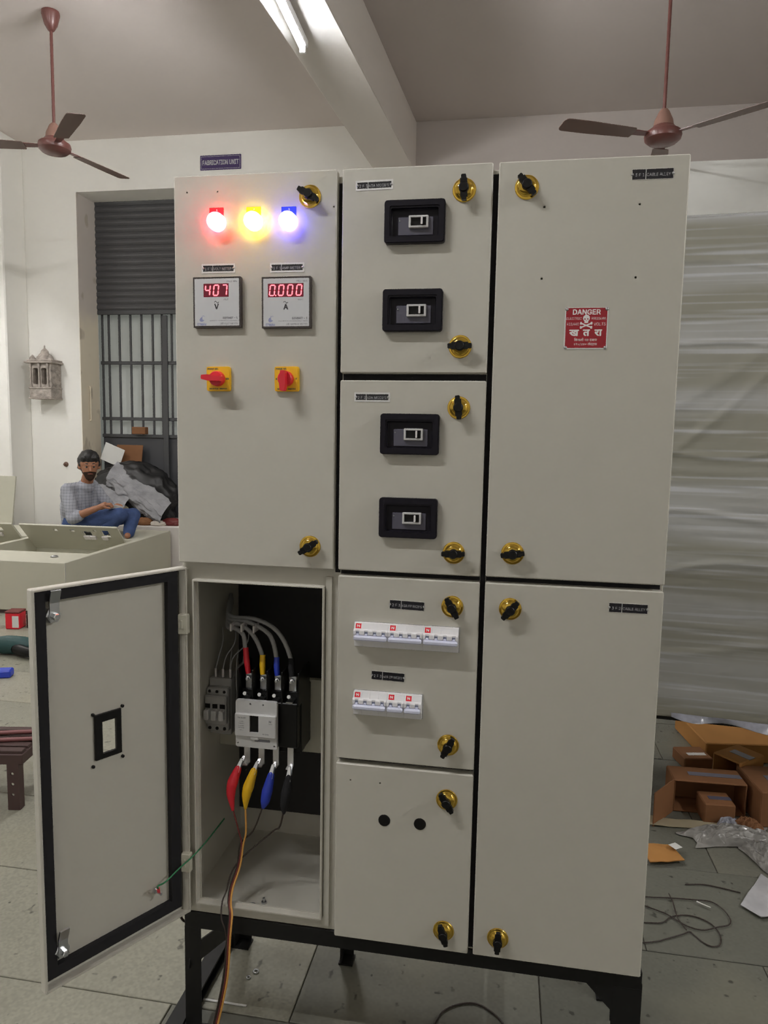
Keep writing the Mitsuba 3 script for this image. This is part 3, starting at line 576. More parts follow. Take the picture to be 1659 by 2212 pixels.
put(cab, 'loose_bolt', cat(mv(lathe([(0, 0), (0.006, 0), (0.006, 0.004), (0.0025, 0.0045), (0.0025, 0.013), (0, 0.013)], 8), TR((-0.179, 0.056, 0.334))), mv(trimesh.creation.torus(0.0045, 0.0016, 14, 8), TR((-0.202, 0.045, 0.3355)))), CHROME)

# the black stand
for x0, x1, y0, y1 in [(-0.357, 0.648, 0.020, 0.060), (-0.357, 0.648, 0.318, 0.358)]:
    put(cab, 'stand_rail', cut(rbox(x0, x1, y0, y1, 0.276, 0.3162, 0.0015), box(x0+0.004, x1-0.004, y0+0.004 if y0 < 0.1 else y0-1, y1+1 if y0 < 0.1 else y1-0.004, 0.2, 0.312)), BLACK)
for x in (-0.357, 0.644):
    put(cab, 'stand_rail', rbox(x, x+0.004, 0.06, 0.318, 0.276, 0.3162, 0.001), BLACK)
def angle_leg(x0, x1, y, back):
    yb = (y, y+0.004) if not back else (y-0.004, y); yw = (y, y+0.04) if not back else (y-0.04, y)
    xs = (x0, x0+0.004) if x0 < 0.3 else (x1-0.004, x1)
    return cat(rbox(x0, x1, yb[0], yb[1], 0.004, 0.279, 0.0008), rbox(xs[0], xs[1], yw[0], yw[1], 0.004, 0.279, 0.0008), box(x0-0.004, x1+0.004, yw[0], yw[1], 0.0, 0.005))
for x0, x1, y, b in [(-0.357, -0.318, 0.0195, 0), (0.590, 0.6485, 0.0195, 0), (-0.357, -0.318, 0.355, 1), (-0.056, -0.026, 0.350, 1), (0.610, 0.6485, 0.355, 1)]:
    put(cab, 'stand_leg', angle_leg(x0, x1, y, b), BLACK)
gus = extrude(Polygon([(0.525, 0.290), (0.649, 0.290), (0.649, 0.16), (0.588, 0.20), (0.588, 0.224)]).difference(affinity.rotate(sbox(0.603, 0.252, 0.612, 0.268), 12)), 0.004)
put(cab, 'gusset', mv(gus, front(0, 0, 0.0240)), BLACK)
put(cab, 'side_brace', mv(box(0, 0.345, -0.002, 0.002, -0.023, 0.023), basis((-0.345, 0.02, 0.202), (0, 0.925, -0.38), (1, 0, 0), (0, 0.38, 0.925))), BLACK)
put(cab, 'skid', cat(rbox(-0.402, -0.362, -0.12, 0.40, 0.0, 0.005, 0.001), rbox(-0.402, -0.397, -0.12, 0.40, 0.004, 0.036, 0.001), rbox(-0.402, -0.362, -0.12, 0.40, 0.032, 0.037, 0.001), box(-0.364, -0.355, 0.018, 0.03, 0.0, 0.03)), BLACK)

# ------------------------------------------------------------------ test leads with crocodile clips
def boot(pts, r): return tube(pts, r, 12, 6)
hang = [(-0.2320, 0.055, 0.470), (-0.2360, 0.045, 0.425), (-0.2440, 0.020, 0.385), (-0.2420, 0.004, 0.3605), (-0.2330, -0.012, 0.345), (-0.2325, -0.025, 0.300), (-0.2360, -0.03, 0.220), (-0.2480, -0.03, 0.150), (-0.262, -0.033, 0.085), (-0.275, -0.05, 0.02), (-0.32, -0.12, 0.006), (-0.40, -0.25, 0.005)]
leads = [('red', RED, MAROON, [(-0.2435, 0.085, 0.655), (-0.2480, 0.075, 0.640), (-0.2570, 0.066, 0.612), (-0.2600, 0.062, 0.586), (-0.2545, 0.060, 0.548)], 0.000),
         ('yellow', YELLOW, ORANGE, [(-0.2060, 0.085, 0.652), (-0.2100, 0.075, 0.638), (-0.2190, 0.066, 0.606), (-0.2230, 0.062, 0.585), (-0.2245, 0.060, 0.555)], 0.004),
         ('blue', BLUE, WIREDARK, [(-0.1670, 0.085, 0.648), (-0.1690, 0.075, 0.632), (-0.1745, 0.066, 0.600), (-0.1785, 0.062, 0.576), (-0.1835, 0.062, 0.560)], -0.004),
         ('black', RUBBER, WIREDARK, [(-0.1270, 0.085, 0.646), (-0.1270, 0.075, 0.630), (-0.1300, 0.066, 0.598), (-0.1330, 0.064, 0.572), (-0.1345, 0.062, 0.552)], -0.007)]
for (nm, mb, mw, pth, off), word in zip(leads, ('leftmost', 'second from left', 'third from left', 'rightmost')):
    t = thing('test_lead', f'{nm} booted crocodile clip lead, {word} of the four hanging under the main breaker', 'test lead', 'crocodile clip leads under the main breaker')
    p = [np.array(q) for q in pth]
    put(t, 'boot', boot([p[1]+(p[0]-p[1])*0.35]+p[1:], [0.0055, 0.0082, 0.0124, 0.0102, 0.0032]), mb, smooth=True)
    dv = (p[0]-p[1]); dv /= np.linalg.norm(dv)
    for s in (-1, 1):
        a = p[1]-dv*0.004; b = p[0]+dv*0.010+np.array([0, s*0.006, 0])
        put(t, 'jaw', trimesh.convex.convex_hull(np.vstack([a+np.array(o) for o in ((-0.006, s*0.0005, 0), (0.006, s*0.0005, 0), (-0.006, s*0.006, 0), (0.006, s*0.006, 0))] + [b+np.array(o) for o in ((-0.003, s*0.0, 0), (0.003, s*0.0, 0), (-0.003, s*0.003, 0), (0.003, s*0.003, 0))])), CHROME)
    h = [np.array(q)+np.array([off, 0.004*(off < 0), 0.0]) for q in hang]
    h[-1] = h[-1]+np.array([off*9, off*4, 0])
    if nm == 'black': h = [np.array((-0.165, 0.07, 0.50)), *h[1:2], np.array((-0.256, 0.02, 0.375)), np.array((-0.258, 0.003, 0.362)), np.array((-0.253, -0.014, 0.335)), *h[5:]]
    put(t, 'wire', tube([p[4]+np.array([0, 0, 0.004]), (p[4]+h[0])/2+np.array([0.004, 0.0, -0.01]), *h], 0.0024 if nm == 'yellow' else 0.0019, 6, 6), mw, smooth=True)

# ------------------------------------------------------------------ wrapped panel at the right
wp = thing('wrapped_panel', 'tall panel wrapped in clear stretch film standing behind the control cabinet at right', 'wrapped cabinet')
WM = basis((0.97, 1.385, 0), (math.cos(-0.075), math.sin(-0.075), 0), (-math.sin(-0.075), math.cos(-0.075), 0), (0, 0, 1))
put(wp, 'body', mv(rbox(-0.42, 1.05, 0.012, 0.40, 0.375, 2.19, 0.004), WM), PAINT2)
def film_sheet(u, v):
    x, z = -0.43+1.49*u, 0.352+1.856*v
    n = lambda a, b, s, o=3: meshkit.fbm(np.stack([a, b, np.full_like(a, s)], -1), o)
    h = 0.004*n(x*1.2, z*16, 3.3) + 0.0035*n(x*3+z*2, z*55, 8.1) + 0.010*n(x*1.5, z*2.5, 5.0)
    for (x0, z0, sl_, am, wd) in [(0.0, 1.40, 0.95, 0.007, 0.022), (0.0, 1.57, 0.55, 0.005, 0.03), (0.0, 1.36, 0.05, 0.005, 0.012), (0.0, 1.13, 0.02, 0.005, 0.013), (0.0, 0.92, 0.10, 0.004, 0.012), (0.0, 2.03, 0.03, 0.004, 0.010), (0.1, 1.75, -0.12, 0.005, 0.01), (0, 0.62, 0.06, 0.004, 0.02)]:
        h = h + am*np.exp(-((z-z0-sl_*(x-x0)-0.02*np.sin(x*9+z0*7))/wd)**2)
    y = 0.008 - h
    return np.stack([x, y, z + 0*x], -1)
put(wp, 'stretch_film', mv(solid(grid(film_sheet, 110, 330), -0.002), WM), FILM, smooth=True)
put(wp, 'film_side', mv(cat(box(-0.432, -0.428, 0.0, 0.405, 0.36, 2.2), box(-0.43, 1.06, 0.0, 0.405, 2.2, 2.204)), WM), FILM)
put(wp, 'stand_rail', mv(rbox(-0.41, 1.04, 0.03, 0.07, 0.325, 0.374, 0.002), WM), BLACK)
for x in (-0.40, 0.98): put(wp, 'stand_leg', mv(rbox(x, x+0.045, 0.03, 0.38, 0.0, 0.33, 0.002), WM), BLACK)
def skirt_sheet(u, v):
    x = 0.02+1.02*u; top = 0.372-0.02*u; drop = (0.012+0.06*u)*(1+0.25*np.sin(u*19))
    z = top - drop*v; y = -0.012-0.02*v*np.sin(u*26)-0.012*v - 0.004*meshkit.noise(np.stack([x*40, z*40, x*0], -1))
    return np.stack([x, y, z], -1)
put(wp, 'film_skirt', mv(solid(grid(skirt_sheet, 120, 10), -0.0015), WM), BUBBLE, smooth=True, label='loose bubble wrap hanging from the lower edge')

# ------------------------------------------------------------------ cartons and litter under and before the wrapped panel
def frame_at(x, y, deg, z=0.0): return basis((x, y, z), (math.cos(math.radians(deg)), math.sin(math.radians(deg)), 0), (-math.sin(math.radians(deg)), math.cos(math.radians(deg)), 0), (0, 0, 1))
def carton(label, x, y, deg, L, W, H, m=CARD, open_front=False, tape=True, tilt=None, z=0.0, flap=True):
    t = thing('carton', label, 'cardboard box', 'cartons under the wrapped panel'); M = frame_at(x, y, deg, z)
    if tilt: M = M @ trimesh.transformations.rotation_matrix(tilt[0], tilt[1])
    b = rbox(0, L, 0, W, 0, H, 0.004)
    if open_front: b = cut(b, box(0.006, L-0.006, -0.1, W-0.008, 0.006, H-0.006))
    put(t, 'body', mv(b, M), m)
    if tape: put(t, 'tape', mv(box(L*0.25, L*0.98, W*0.38, W*0.62, H-0.001, H+0.0012), M), TAPE, label='grey packing tape')
    if open_front and flap:
        fl = cat(mv(box(-0.16, 0, 0, 0.004, 0.0, H), basis((0.002, 0.0, 0.0), (math.cos(0.9), math.sin(0.9), 0), (-math.sin(0.9), math.cos(0.9), 0), (0, 0, 1))))
        put(t, 'flap', mv(fl, M), m)
    return t, M
t, M = carton('large flat brown carton lying under the wrapped panel', 1.245, 1.80, 8, 0.85, 0.36, 0.085, tape=False)
put(t, 'hand_hole', mv(cat(box(0.05, 0.10, 0.24, 0.265, 0.084, 0.0862), box(0.18, 0.24, 0.22, 0.245, 0.084, 0.0862)), M), PLBLACK)
carton('small flat brown box with white label beside the large flat carton', 1.135, 1.70, 12, 0.125, 0.12, 0.05, CARDD, tape=False)
t, M = carton('small brown box with grey tape and an open dark end behind the open carton', 1.205, 1.560, -50, 0.12, 0.16, 0.150, CARD, open_front=True, flap=False)
t, M = carton('wide open brown carton with its dark inside facing the front', 1.005, 1.325, 2, 0.265, 0.120, 0.128, CARDD, open_front=True)
t, M = carton('small closed brown box standing in the mouth of the open carton', 1.100, 1.255, 3, 0.110, 0.10, 0.078, CARDD)
carton('brown carton at the right frame edge beside the open carton', 1.296, 1.27, 6, 0.26, 0.22, 0.135, CARDD)
put('carton_001', 'label', mv(box(0.03, 0.11, 0.03, 0.055, 0.0495, 0.0508), frame_at(1.135, 1.70, 12)), PAPER, label='white label')
def flat_piece(name, label, cat_, poly, z, th, m, lift=0.02, seed=0, n=26, extra=None, kind=None):
    """a torn flat sheet with gentle waves, laid on the floor"""
    P = np.array(poly, float)
    def fn(u, v):
        a = P[0]*(1-u[:, None])+P[1]*u[:, None]; b = P[3]*(1-u[:, None])+P[2]*u[:, None]; q = a*(1-v[:, None])+b*v[:, None]
        h = meshkit.fbm(np.stack([q[:, 0]*9, q[:, 1]*9, np.full(len(q), seed*3.1)], -1), 3)
        return np.column_stack([q, z+th+lift*np.maximum(h-0.35, 0)*1.6])
    k = single(name, solid(grid(fn, n, n), th), m, label, cat_, smooth=True)
    return k
flat_piece('cardboard_piece', 'orange brown cardboard piece on the floor at the cabinet right edge', 'cardboard piece', [(0.850, 0.935), (0.968, 0.972), (0.945, 1.062), (0.845, 1.055)], 0.001, 0.003, CARD, 0.03, 1)
single('paper_label', rbox(-0.016, 0.016, -0.016, 0.016, -0.0005, 0.0005, 0.0002).apply_transform(frame_at(0.952, 1.035, 35, 0.026)), PAPER, 'small white paper tag lying on the cardboard piece', 'paper')
flat_piece('cardboard_strip', 'long pale cardboard strip on the floor before the open carton', 'cardboard piece', [(0.900, 1.195), (1.175, 1.222), (1.185, 1.262), (0.910, 1.262)], 0.001, 0.003, PAPERB, 0.012, 2)
def crumple(cx, cy, rx, ry, h, seed, n=46, deg=0):
    def fn(u, v):
        x, y = (u-0.5)*2, (v-0.5)*2; c, s = math.cos(math.radians(deg)), math.sin(math.radians(deg))
        rr = np.clip(1-(x**2+y**2), 0, 1)**0.5
        q = np.stack([x*3.5+seed, y*3.5, np.full_like(x, seed*1.7)], -1)
        r = 1-np.abs(2*meshkit.fbm(q, 4, seed)-1); z = h*rr*(0.25+1.1*(r-0.45)) + 0.004
        wob = 1+0.35*(meshkit.noise(np.stack([x*2+seed, y*2, x*0], -1))-0.5)
        X, Y = x*rx*wob, y*ry*wob
        return np.stack([cx+X*c-Y*s, cy+X*s+Y*c, np.maximum(z, 0.003)], -1)
    return solid(grid(fn, n, n), 0.0015)
single('polythene_sheet', crumple(1.165, 1.165, 0.155, 0.060, 0.055, 3, deg=12), POLY, 'long crumpled clear polythene sheet on the floor before the cartons', 'plastic sheet', smooth=True, group='crumpled polythene before the cartons')
single('polythene_sheet', crumple(1.255, 1.055, 0.060, 0.095, 0.05, 6, deg=25), POLY, 'crumpled clear polythene trailing to the right frame edge', 'plastic sheet', smooth=True, group='crumpled polythene before the cartons')
single('crumpled_paper', crumple(1.245, 1.235, 0.05, 0.035, 0.06, 9), CARDD, 'crumpled brown paper beside the small closed box', 'paper', smooth=True)
single('dark_rag', crumple(1.185, 1.245, 0.045, 0.03, 0.045, 12), BUBBLE, 'dark crumpled plastic between the small box and the brown paper', 'plastic scrap', smooth=True)
flat_piece('polythene_bag', 'flat pale polythene bag on the floor at the lower right', 'plastic bag', [(1.084, 0.775), (1.125, 0.722), (1.31, 0.80), (1.20, 0.955)], 0.001, 0.003, POLYB, 0.02, 4)
W3 = lambda pts, z=0.003: [(x, y, z) for x, y in pts]
single('loose_wire', tube(W3([(0.68, 0.53), (0.788, 0.560), (0.83, 0.581), (0.88, 0.610), (0.902, 0.624), (0.912, 0.611), (0.93, 0.584), (0.951, 0.573), (0.973, 0.585), (0.985, 0.625), (0.976, 0.667), (0.945, 0.693), (0.907, 0.698), (0.864, 0.682), (0.831, 0.650), (0.78, 0.64)]), 0.0018, 6), WIREDARK, 'thin dark wire looped on the floor right of the cabinet, nearest loop', 'wire', smooth=True, group='loose wires on the floor')
single('loose_wire', tube(W3([(0.70, 0.755), (0.82, 0.764), (0.883, 0.772), (0.952, 0.777), (0.999, 0.777), (1.025, 0.749), (1.034, 0.705), (1.023, 0.676), (0.987, 0.659), (0.944, 0.638), (0.907, 0.643), (0.88, 0.664), (0.853, 0.690), (0.832, 0.701), (0.79, 0.72)], 0.0045), 0.0017, 6), WIREDARK, 'thin dark wire in a wide loop beside the polythene bag', 'wire', smooth=True, group='loose wires on the floor')
single('loose_wire', tube(W3([(0.880, 0.790), (0.883, 0.750), (0.880, 0.685), (0.888, 0.645), (0.894, 0.627)], 0.006), 0.0018, 6), WIREDARK, 'short dark wire crossing the floor loops', 'wire', smooth=True, group='loose wires on the floor')
single('loose_wire', tube(W3([(0.943, 0.854), (1.001, 0.865), (1.054, 0.857), (1.105, 0.844)], 0.003), 0.0018, 6), WIREDARK, 'short dark wire on the floor left of the polythene bag tip', 'wire', smooth=True, group='loose wires on the floor')
single('wire_offcut', tube(W3([(0.955, 0.763), (0.972, 0.752), (0.990, 0.742)], 0.008), [0.003, 0.002, 0.0015], 6), PAPER, 'tiny white offcut lying on the floor wires', 'offcut', smooth=True)
for dx, dy, s, lb in [(-0.266, 0.243, 1.0, 'bright steel washer on the floor under the open compartment'), (-0.278, 0.220, 0.75, 'smaller steel washer on the floor beside the bright one')]:
    single('washer', mv(trimesh.creation.torus(0.0062*s, 0.0024*s, 20, 8), TR((dx, dy, 0.0025))), CHROME, lb, 'washer', smooth=True, group='washers under the open compartment')
single('clear_strip', cat(rbox(-0.41, -0.25, 0.128, 0.134, 0.0, 0.003, 0.001)), PAPER, 'thin white plastic strip on the floor beside the stand leg', 'plastic strip')
single('loose_wire', tube(W3([(0.205, 0.13), (0.213, 0.166), (0.232, 0.208), (0.276, 0.238), (0.321, 0.240), (0.373, 0.197), (0.39, 0.13)], 0.003), 0.0022, 6), WIREDARK, 'dark wire arc on the floor under the cabinet', 'wire', smooth=True, group='loose wires on the floor')
single('loose_wire', tube([(-0.374, 0.03, 0.312), (-0.373, 0.03, 0.298), (-0.368, 0.042, 0.273), (-0.360, 0.07, 0.256), (-0.352, 0.12, 0.245), (-0.33, 0.2, 0.235)], 0.0028, 6), WIREDARK, 'dark wire hanging below the open door hinge', 'wire', smooth=True, group='loose wires on the floor')

# ------------------------------------------------------------------ things at the left
st_ = thing('low_stool', 'low dark stool of perforated steel angle at the left frame edge', 'stool')
SM = frame_at(-1.40, 0.84, 10)
put(st_, 'seat_frame', mv(cut(rbox(-0.30, 0.02, -0.0, 0.24, 0.175, 0.215, 0.003), box(-0.27, -0.01, 0.03, 0.21, 0.1, 0.3)), SM), PURLIN)
for i in range(5): put(st_, 'slat', mv(rbox(-0.295, 0.015, 0.008+0.046*i, 0.040+0.046*i, 0.214, 0.226, 0.002), SM), PURLIN)
for x, y in ((-0.04, 0.0), (-0.30, 0.0), (-0.04, 0.205), (-0.30, 0.205)):
    lg = cat(rbox(x, x+0.045, y, y+0.005, 0, 0.18, 0.001), rbox(x+0.04, x+0.045, y, y+0.035, 0, 0.18, 0.001))
    put(st_, 'leg', mv(cut(lg, *[mv(trimesh.creation.cylinder(radius=0.006, height=0.1, sections=10), front(x+0.02, z, y)) for z in (0.06, 0.1, 0.14)]), SM), PURLIN)
for i, (dx, lb) in enumerate([(0.05, 'reddish steel rod lying on the low stool, nearer one'), (0.12, 'reddish steel rod lying on the low stool, farther one')]):
    single('steel_rod', mv(cyl((-0.30, dx, 0.234), (0.03, dx+0.05, 0.234), 0.008, 10), SM), ROD, lb, 'rod', smooth=40, group='rods on the low stool')
le = thing('lying_enclosure', 'long beige cabinet enclosure lying flat on the floor at left', 'cabinet enclosure')
EM = basis((-2.885, 3.37, 0), (math.cos(0.036), math.sin(0.036), 0), (-math.sin(0.036), math.cos(0.036), 0), (0, 0, 1))
en = cut(rbox(-2.05, 0, 0, 1.85, 0.03, 0.41, 0.004), box(-1.00, -0.05, 0.42, 1.17, 0.10, 0.6), box(-1.98, -1.06, 0.42, 1.17, 0.10, 0.6))
put(le, 'body', mv(en, EM), PAINT2)
put(le, 'base_channel', mv(box(-2.03, -0.02, 0.02, 1.83, 0.0, 0.031), EM), PURLIN)
put(le, 'seam_strip', mv(box(-0.001, 0.0015, 0.004, 0.010, 0.03, 0.405), EM), GREYPL)
put(le, 'lock', mv(mv(lathe([(0, 0), (0.03, 0), (0.022, 0.012), (0, 0.016)], 16), TR((-0.22, 0.22, 0.41))), EM), CHROME, smooth=True)
def flap(x0, x1, label, holes):
    # a door panel standing in the open enclosure, its top edge leaning towards the front
    L, tilt = 0.335, math.radians(44)
    FM = EM @ basis((0, 1.150, 0.312), (1, 0, 0), (0, -math.sin(tilt), math.cos(tilt)), (0, -math.cos(tilt), -math.sin(tilt)))
    k = put(le, 'door', mv(cut(rbox(x0, x1, 0, L, -0.018, 0, 0.003), *[box(x1-b, x1-a, c, e, -1, 1) for a, b, c, e in holes]), FM), PAINT2, label=label)
    for a, b, c, e in holes[:3]:
        put(k, 'latch', mv(rbox(x1-a-0.085, x1-a-0.030, 0.17, 0.215, 0.0, 0.016, 0.003), FM), INKWHITE)
flap(-1.00, -0.075, 'enclosure door panel with cut outs leaning in the open enclosure', [(0.10, 0.17, 0.20, 0.29), (0.21, 0.24, 0.27, 0.295), (0.27, 0.35, 0.19, 0.27), (0.42, 0.46, 0.26, 0.29), (0.58, 0.62, 0.26, 0.29)])
flap(-1.95, -1.07, 'second door panel with cut outs leaning in the open enclosure', [(0.12, 0.18, 0.24, 0.285), (0.30, 0.36, 0.22, 0.27), (0.50, 0.56, 0.24, 0.29)])
rb = thing('red_tin', 'small red and white tin on the floor beside the lying enclosure', 'tin')
put(rb, 'body', mv(rbox(-0.05, 0.05, -0.05, 0.05, 0, 0.115, 0.006), frame_at(-3.05, 3.03, 10)), RED)
put(rb, 'label', mv(box(0.0, 0.045, -0.0515, -0.049, 0.012, 0.095), frame_at(-3.05, 3.03, 10)), PAPER)
put(rb, 'lid', mv(rbox(-0.052, 0.052, -0.052, 0.052, 0.113, 0.127, 0.004), frame_at(-3.05, 3.03, 10)), MAROON)
single('black_can', mv(lathe([(0, 0), (0.042, 0), (0.045, 0.01), (0.045, 0.09), (0.035, 0.1), (0, 0.1)], 20), TR((-2.94, 3.07, 0))), PLBLACK, 'small black can on the floor next to the red tin', 'can', smooth=35)
gd = thing('power_tool', 'dark green power tool lying on the floor behind the open door', 'power tool')
put(gd, 'body', tube([(-2.80, 2.47, 0.055), (-2.70, 2.48, 0.06), (-2.60, 2.49, 0.06), (-2.50, 2.52, 0.05)], [0.045, 0.058, 0.055, 0.04], 16), TOOLGREEN, smooth=True)
put(gd, 'handle', tube([(-2.62, 2.46, 0.05), (-2.52, 2.42, 0.045), (-2.40, 2.42, 0.035)], [0.035, 0.03, 0.028], 12), PLBLACK, smooth=True)
put(gd, 'head', mv(lathe([(0, 0), (0.06, 0), (0.065, 0.02), (0.04, 0.06), (0, 0.065)], 20), TR((-2.82, 2.44, 0.0))), PLBLACK, smooth=35)
single('blue_block', mv(rbox(-0.07, 0.07, -0.035, 0.035, 0, 0.045, 0.008), frame_at(-2.46, 2.10, 20)), BLUE, 'small bright blue block on the floor at the left frame edge', 'block')
single('leaning_sheet', mv(rbox(0, 0.5, 0, 0.02, 0.0, 0.50, 0.003), basis((-5.17, 5.155, 0.416), (1, 0, 0), (0, 0.985, -0.17), (0, 0.17, 0.985))), PAINT2, 'pale metal sheet standing on the lying enclosure, leaning against the corner column', 'metal sheet')

# ------------------------------------------------------------------ the shutter bay: shutter, grille, heap
rs = thing('rolling_shutter', 'dark grey rolling shutter half lowered in the bay of the back wall', 'shutter')
nslat = 17; zb, zt = 2.695, 3.86; pitch = (zt-zb)/nslat
slp = Polygon([(-0.004, 0.0), (0.004, 0.0), (0.016, 0.018), (0.019, 0.034), (0.014, 0.052), (0.004, pitch-0.001), (-0.004, pitch-0.001)])
sl_one = extrude(slp, OX1-OX0-0.01); sl_one.apply_transform(basis((OX0+0.005, 0, 0), (0, -1, 0), (0, 0, 1), (1, 0, 0)))
for i in range(nslat): put(rs, 'slat', mv(sl_one, TR((0, 5.945, zb+pitch*i))), SHUTTER)
put(rs, 'bottom_bar', rbox(OX0+0.006, OX1-0.006, 5.93, 5.965, 2.65, 2.695, 0.003), GRILLE)
gr = thing('security_grille', 'grey steel bar grille below the rolling shutter in the back wall bay', 'grille')
for x in (-4.105, -4.029, -3.903, -3.771, -3.641, -3.511, -3.403, -3.29, -3.16, -3.03, -2.90, -2.77, -2.64, -2.51, -2.38):
    put(gr, 'bar', rbox(x-0.010, x+0.010, 5.985, 6.005, 1.33, 2.75, 0.002), GRILLE)
for z in (1.34, 1.527, 2.137, 2.70):
    put(gr, 'rail', rbox(OX0+0.006, OX1-0.006, 5.978, 6.01, z-0.018, z+0.018, 0.003), GRILLE)
put(gr, 'post', rbox(-3.385, -3.325, 5.955, 5.978, 0.45, 2.64, 0.004), GRILLE)
put(gr, 'kick_panel', rbox(OX0+0.006, OX1-0.006, 6.0, 6.012, 0.44, 1.335, 0.002), KICK)
k = struct('window_1', box(OX0-0.2, OX1+0.2, 6.08, 6.10, 0.3, 3.4), FROST, 'frosted pale sheet behind the grille bars, with an added even glow')
scene[k]['emitter'] = emit(0.085, 0.09, 0.083, 0.2)  # even glow added to brighten the sheet
def blob(cx, cy, cz, rx, ry, rz, seed, amp=0.35, n=4, cutz=None):
    s = trimesh.creation.icosphere(subdivisions=n); v = np.array(s.vertices)
    q = v*2.6+seed*5.3; r = 1-np.abs(2*meshkit.fbm(q, 4, seed)-1)
    v = v*(1+amp*(r-0.5))[:, None]; v = v*[rx, ry, rz]+[cx, cy, cz]
    if cutz is not None: v[:, 2] = np.maximum(v[:, 2], cutz)
    return trimesh.Trimesh(v, s.faces, process=False)
single('black_tarpaulin', blob(-3.60, 5.68, 0.66, 0.45, 0.22, 0.36, 2, 0.35, 4, 0.443), TARP, 'heap of black tarpaulin on the ledge in the shutter bay', 'tarpaulin', smooth=True)
def drape(cx, cy, cz, L, W, ang, seed, sag=0.12):
    def fn(u, v):
        c, s = math.cos(ang), math.sin(ang); a, b = (u-0.5)*L, (v-0.5)*W
        q = np.stack([u*4+seed, v*5, np.full_like(u, seed*2.2)], -1); r = 1-np.abs(2*meshkit.fbm(q, 4, seed)-1)
        x = cx + a*c - 0.3*b*s; z = cz + a*s + b*0.55 + 0.06*(r-0.5); y = cy - 0.10*np.sin(v*PI) + 0.35*(z-cz) + 0.07*(r-0.5)
        return np.stack([x, y, np.maximum(z, 0.447)], -1)
    return solid(grid(fn, 50, 40), 0.004)
single('grey_cloth', drape(-3.42, 5.44, 0.72, 0.78, 0.50, -0.55, 3), CLOTH, 'crumpled grey cloth draped down the front of the black tarpaulin', 'cloth', smooth=True, group='grey cloths on the heap')
single('grey_cloth', drape(-3.72, 5.39, 0.66, 0.46, 0.40, -0.25, 7), CLOTH, 'crumpled grey cloth at the left of the heap behind the seated man', 'cloth', smooth=True, group='grey cloths on the heap')
single('pale_bag', blob(-3.62, 5.36, 0.56, 0.13, 0.07, 0.08, 5, 0.4, 3, 0.443), PAPERB, 'small pale sack lying at the foot of the heap', 'sack', smooth=True)
single('cardboard_piece', mv(rbox(-0.20, 0.11, -0.004, 0.004, 0.0, 0.33, 0.002), basis((-3.72, 5.86, 0.92), (1, 0, 0), (0, 0.97, -0.2), (0, 0.2, 0.97))), CARDD, 'brown cardboard sheet standing behind the black tarpaulin', 'cardboard piece')
single('paper_sheet', mv(rbox(-0.12, 0.12, -0.003, 0.003, 0.0, 0.20, 0.001), basis((-3.95, 5.82, 1.04), (0.93, 0, -0.36), (0, 1, 0), (0.36, 0, 0.93))), PAPER, 'white paper sheet beside the brown cardboard in the bay', 'paper')
single('carton_scrap', rbox(-3.73, -3.57, 5.90, 5.975, 1.36, 1.44, 0.006), CARDD, 'small brown box on the rail at the foot of the grille bars', 'box')
for i, (x, y, w, d, h, m, lb) in enumerate([(-3.30, 5.34, 0.14, 0.06, 0.05, CARDD, 'brown scrap on the ledge edge below the heap'), (-3.14, 5.33, 0.12, 0.05, 0.035, SKIRT, 'pink paper scrap on the ledge edge, right of the brown scrap'), (-3.46, 5.31, 0.10, 0.04, 0.035, SKIRT, 'pinkish paper scrap on the ledge beside the seated man knee'), (-3.02, 5.40, 0.16, 0.07, 0.05, MAROON, 'dark red scrap on the ledge nearest to the control cabinet')]):
    single('packing_scrap', blob(x, y, 0.44+h*0.5, w*0.6, d*0.8, h*0.9, 20+i, 0.5, 3, 0.443), m, lb, 'scrap', smooth=True, group='packing scraps on the ledge')

# ------------------------------------------------------------------ wall things
ws = thing('wall_sign', 'purple sign reading FABRICATION UNIT on the wall above the control cabinet', 'sign')
SGM = front(-2.553, 4.050, 5.598)
put(ws, 'board', mv(extrude(rrect(0.425, 0.138, 0.004), 0.006), SGM), SIGNNAVY)
put(ws, 'border_line', mv(extrude(rrect(0.405, 0.118, 0.003).difference(rrect(0.399, 0.112, 0.003)), 0.0006, 0.006), SGM), INKSILVER)
sg = lettering('FABRICATION UNIT', 0.042, 0.001, True, size=56); sg.apply_scale([0.375/np.ptp(sg.vertices[:, 0]), 1, 1])
put(ws, 'lettering', mv(sg, SGM @ TR((0, 0, 0.006))), INKSILVER)
sh = thing('wall_shrine', 'small grey marble temple shrine mounted on the white wall beside the shutter bay', 'shrine')
SX, SZ = -4.475, 1.745
HM = basis((SX, 5.60, SZ), (1, 0, 0), (0, 1, 0), (0, 0, 1))
put(sh, 'base', mv(cat(rbox(-0.125, 0.125, -0.19, 0, -0.025, 0.075, 0.006), rbox(-0.130, 0.130, -0.20, 0, 0.07, 0.088, 0.004), rbox(-0.135, 0.135, -0.2, 0, -0.035, -0.022, 0.004)), HM), MARBLE)
put(sh, 'cabinet', mv(cut(rbox(-0.120, 0.120, -0.175, 0, 0.085, 0.335, 0.004), rbox(-0.088, -0.030, -0.25, -0.02, 0.115, 0.285, 0.01), rbox(0.010, 0.068, -0.25, -0.02, 0.115, 0.285, 0.01)), HM), MARBLE)
for x in (-0.108, -0.010, 0.088): put(sh, 'pillar', mv(mv(lathe([(0, 0), (0.014, 0), (0.014, 0.02), (0.008, 0.035), (0.010, 0.12), (0.007, 0.20), (0.014, 0.225), (0.014, 0.245), (0, 0.245)], 14), TR((x, -0.185, 0.088))), HM), MARBLE, smooth=35)
for x in (-0.06, 0.04): put(sh, 'niche', mv(box(x-0.03, x+0.03, -0.022, -0.018, 0.115, 0.285), HM), MARBLED)
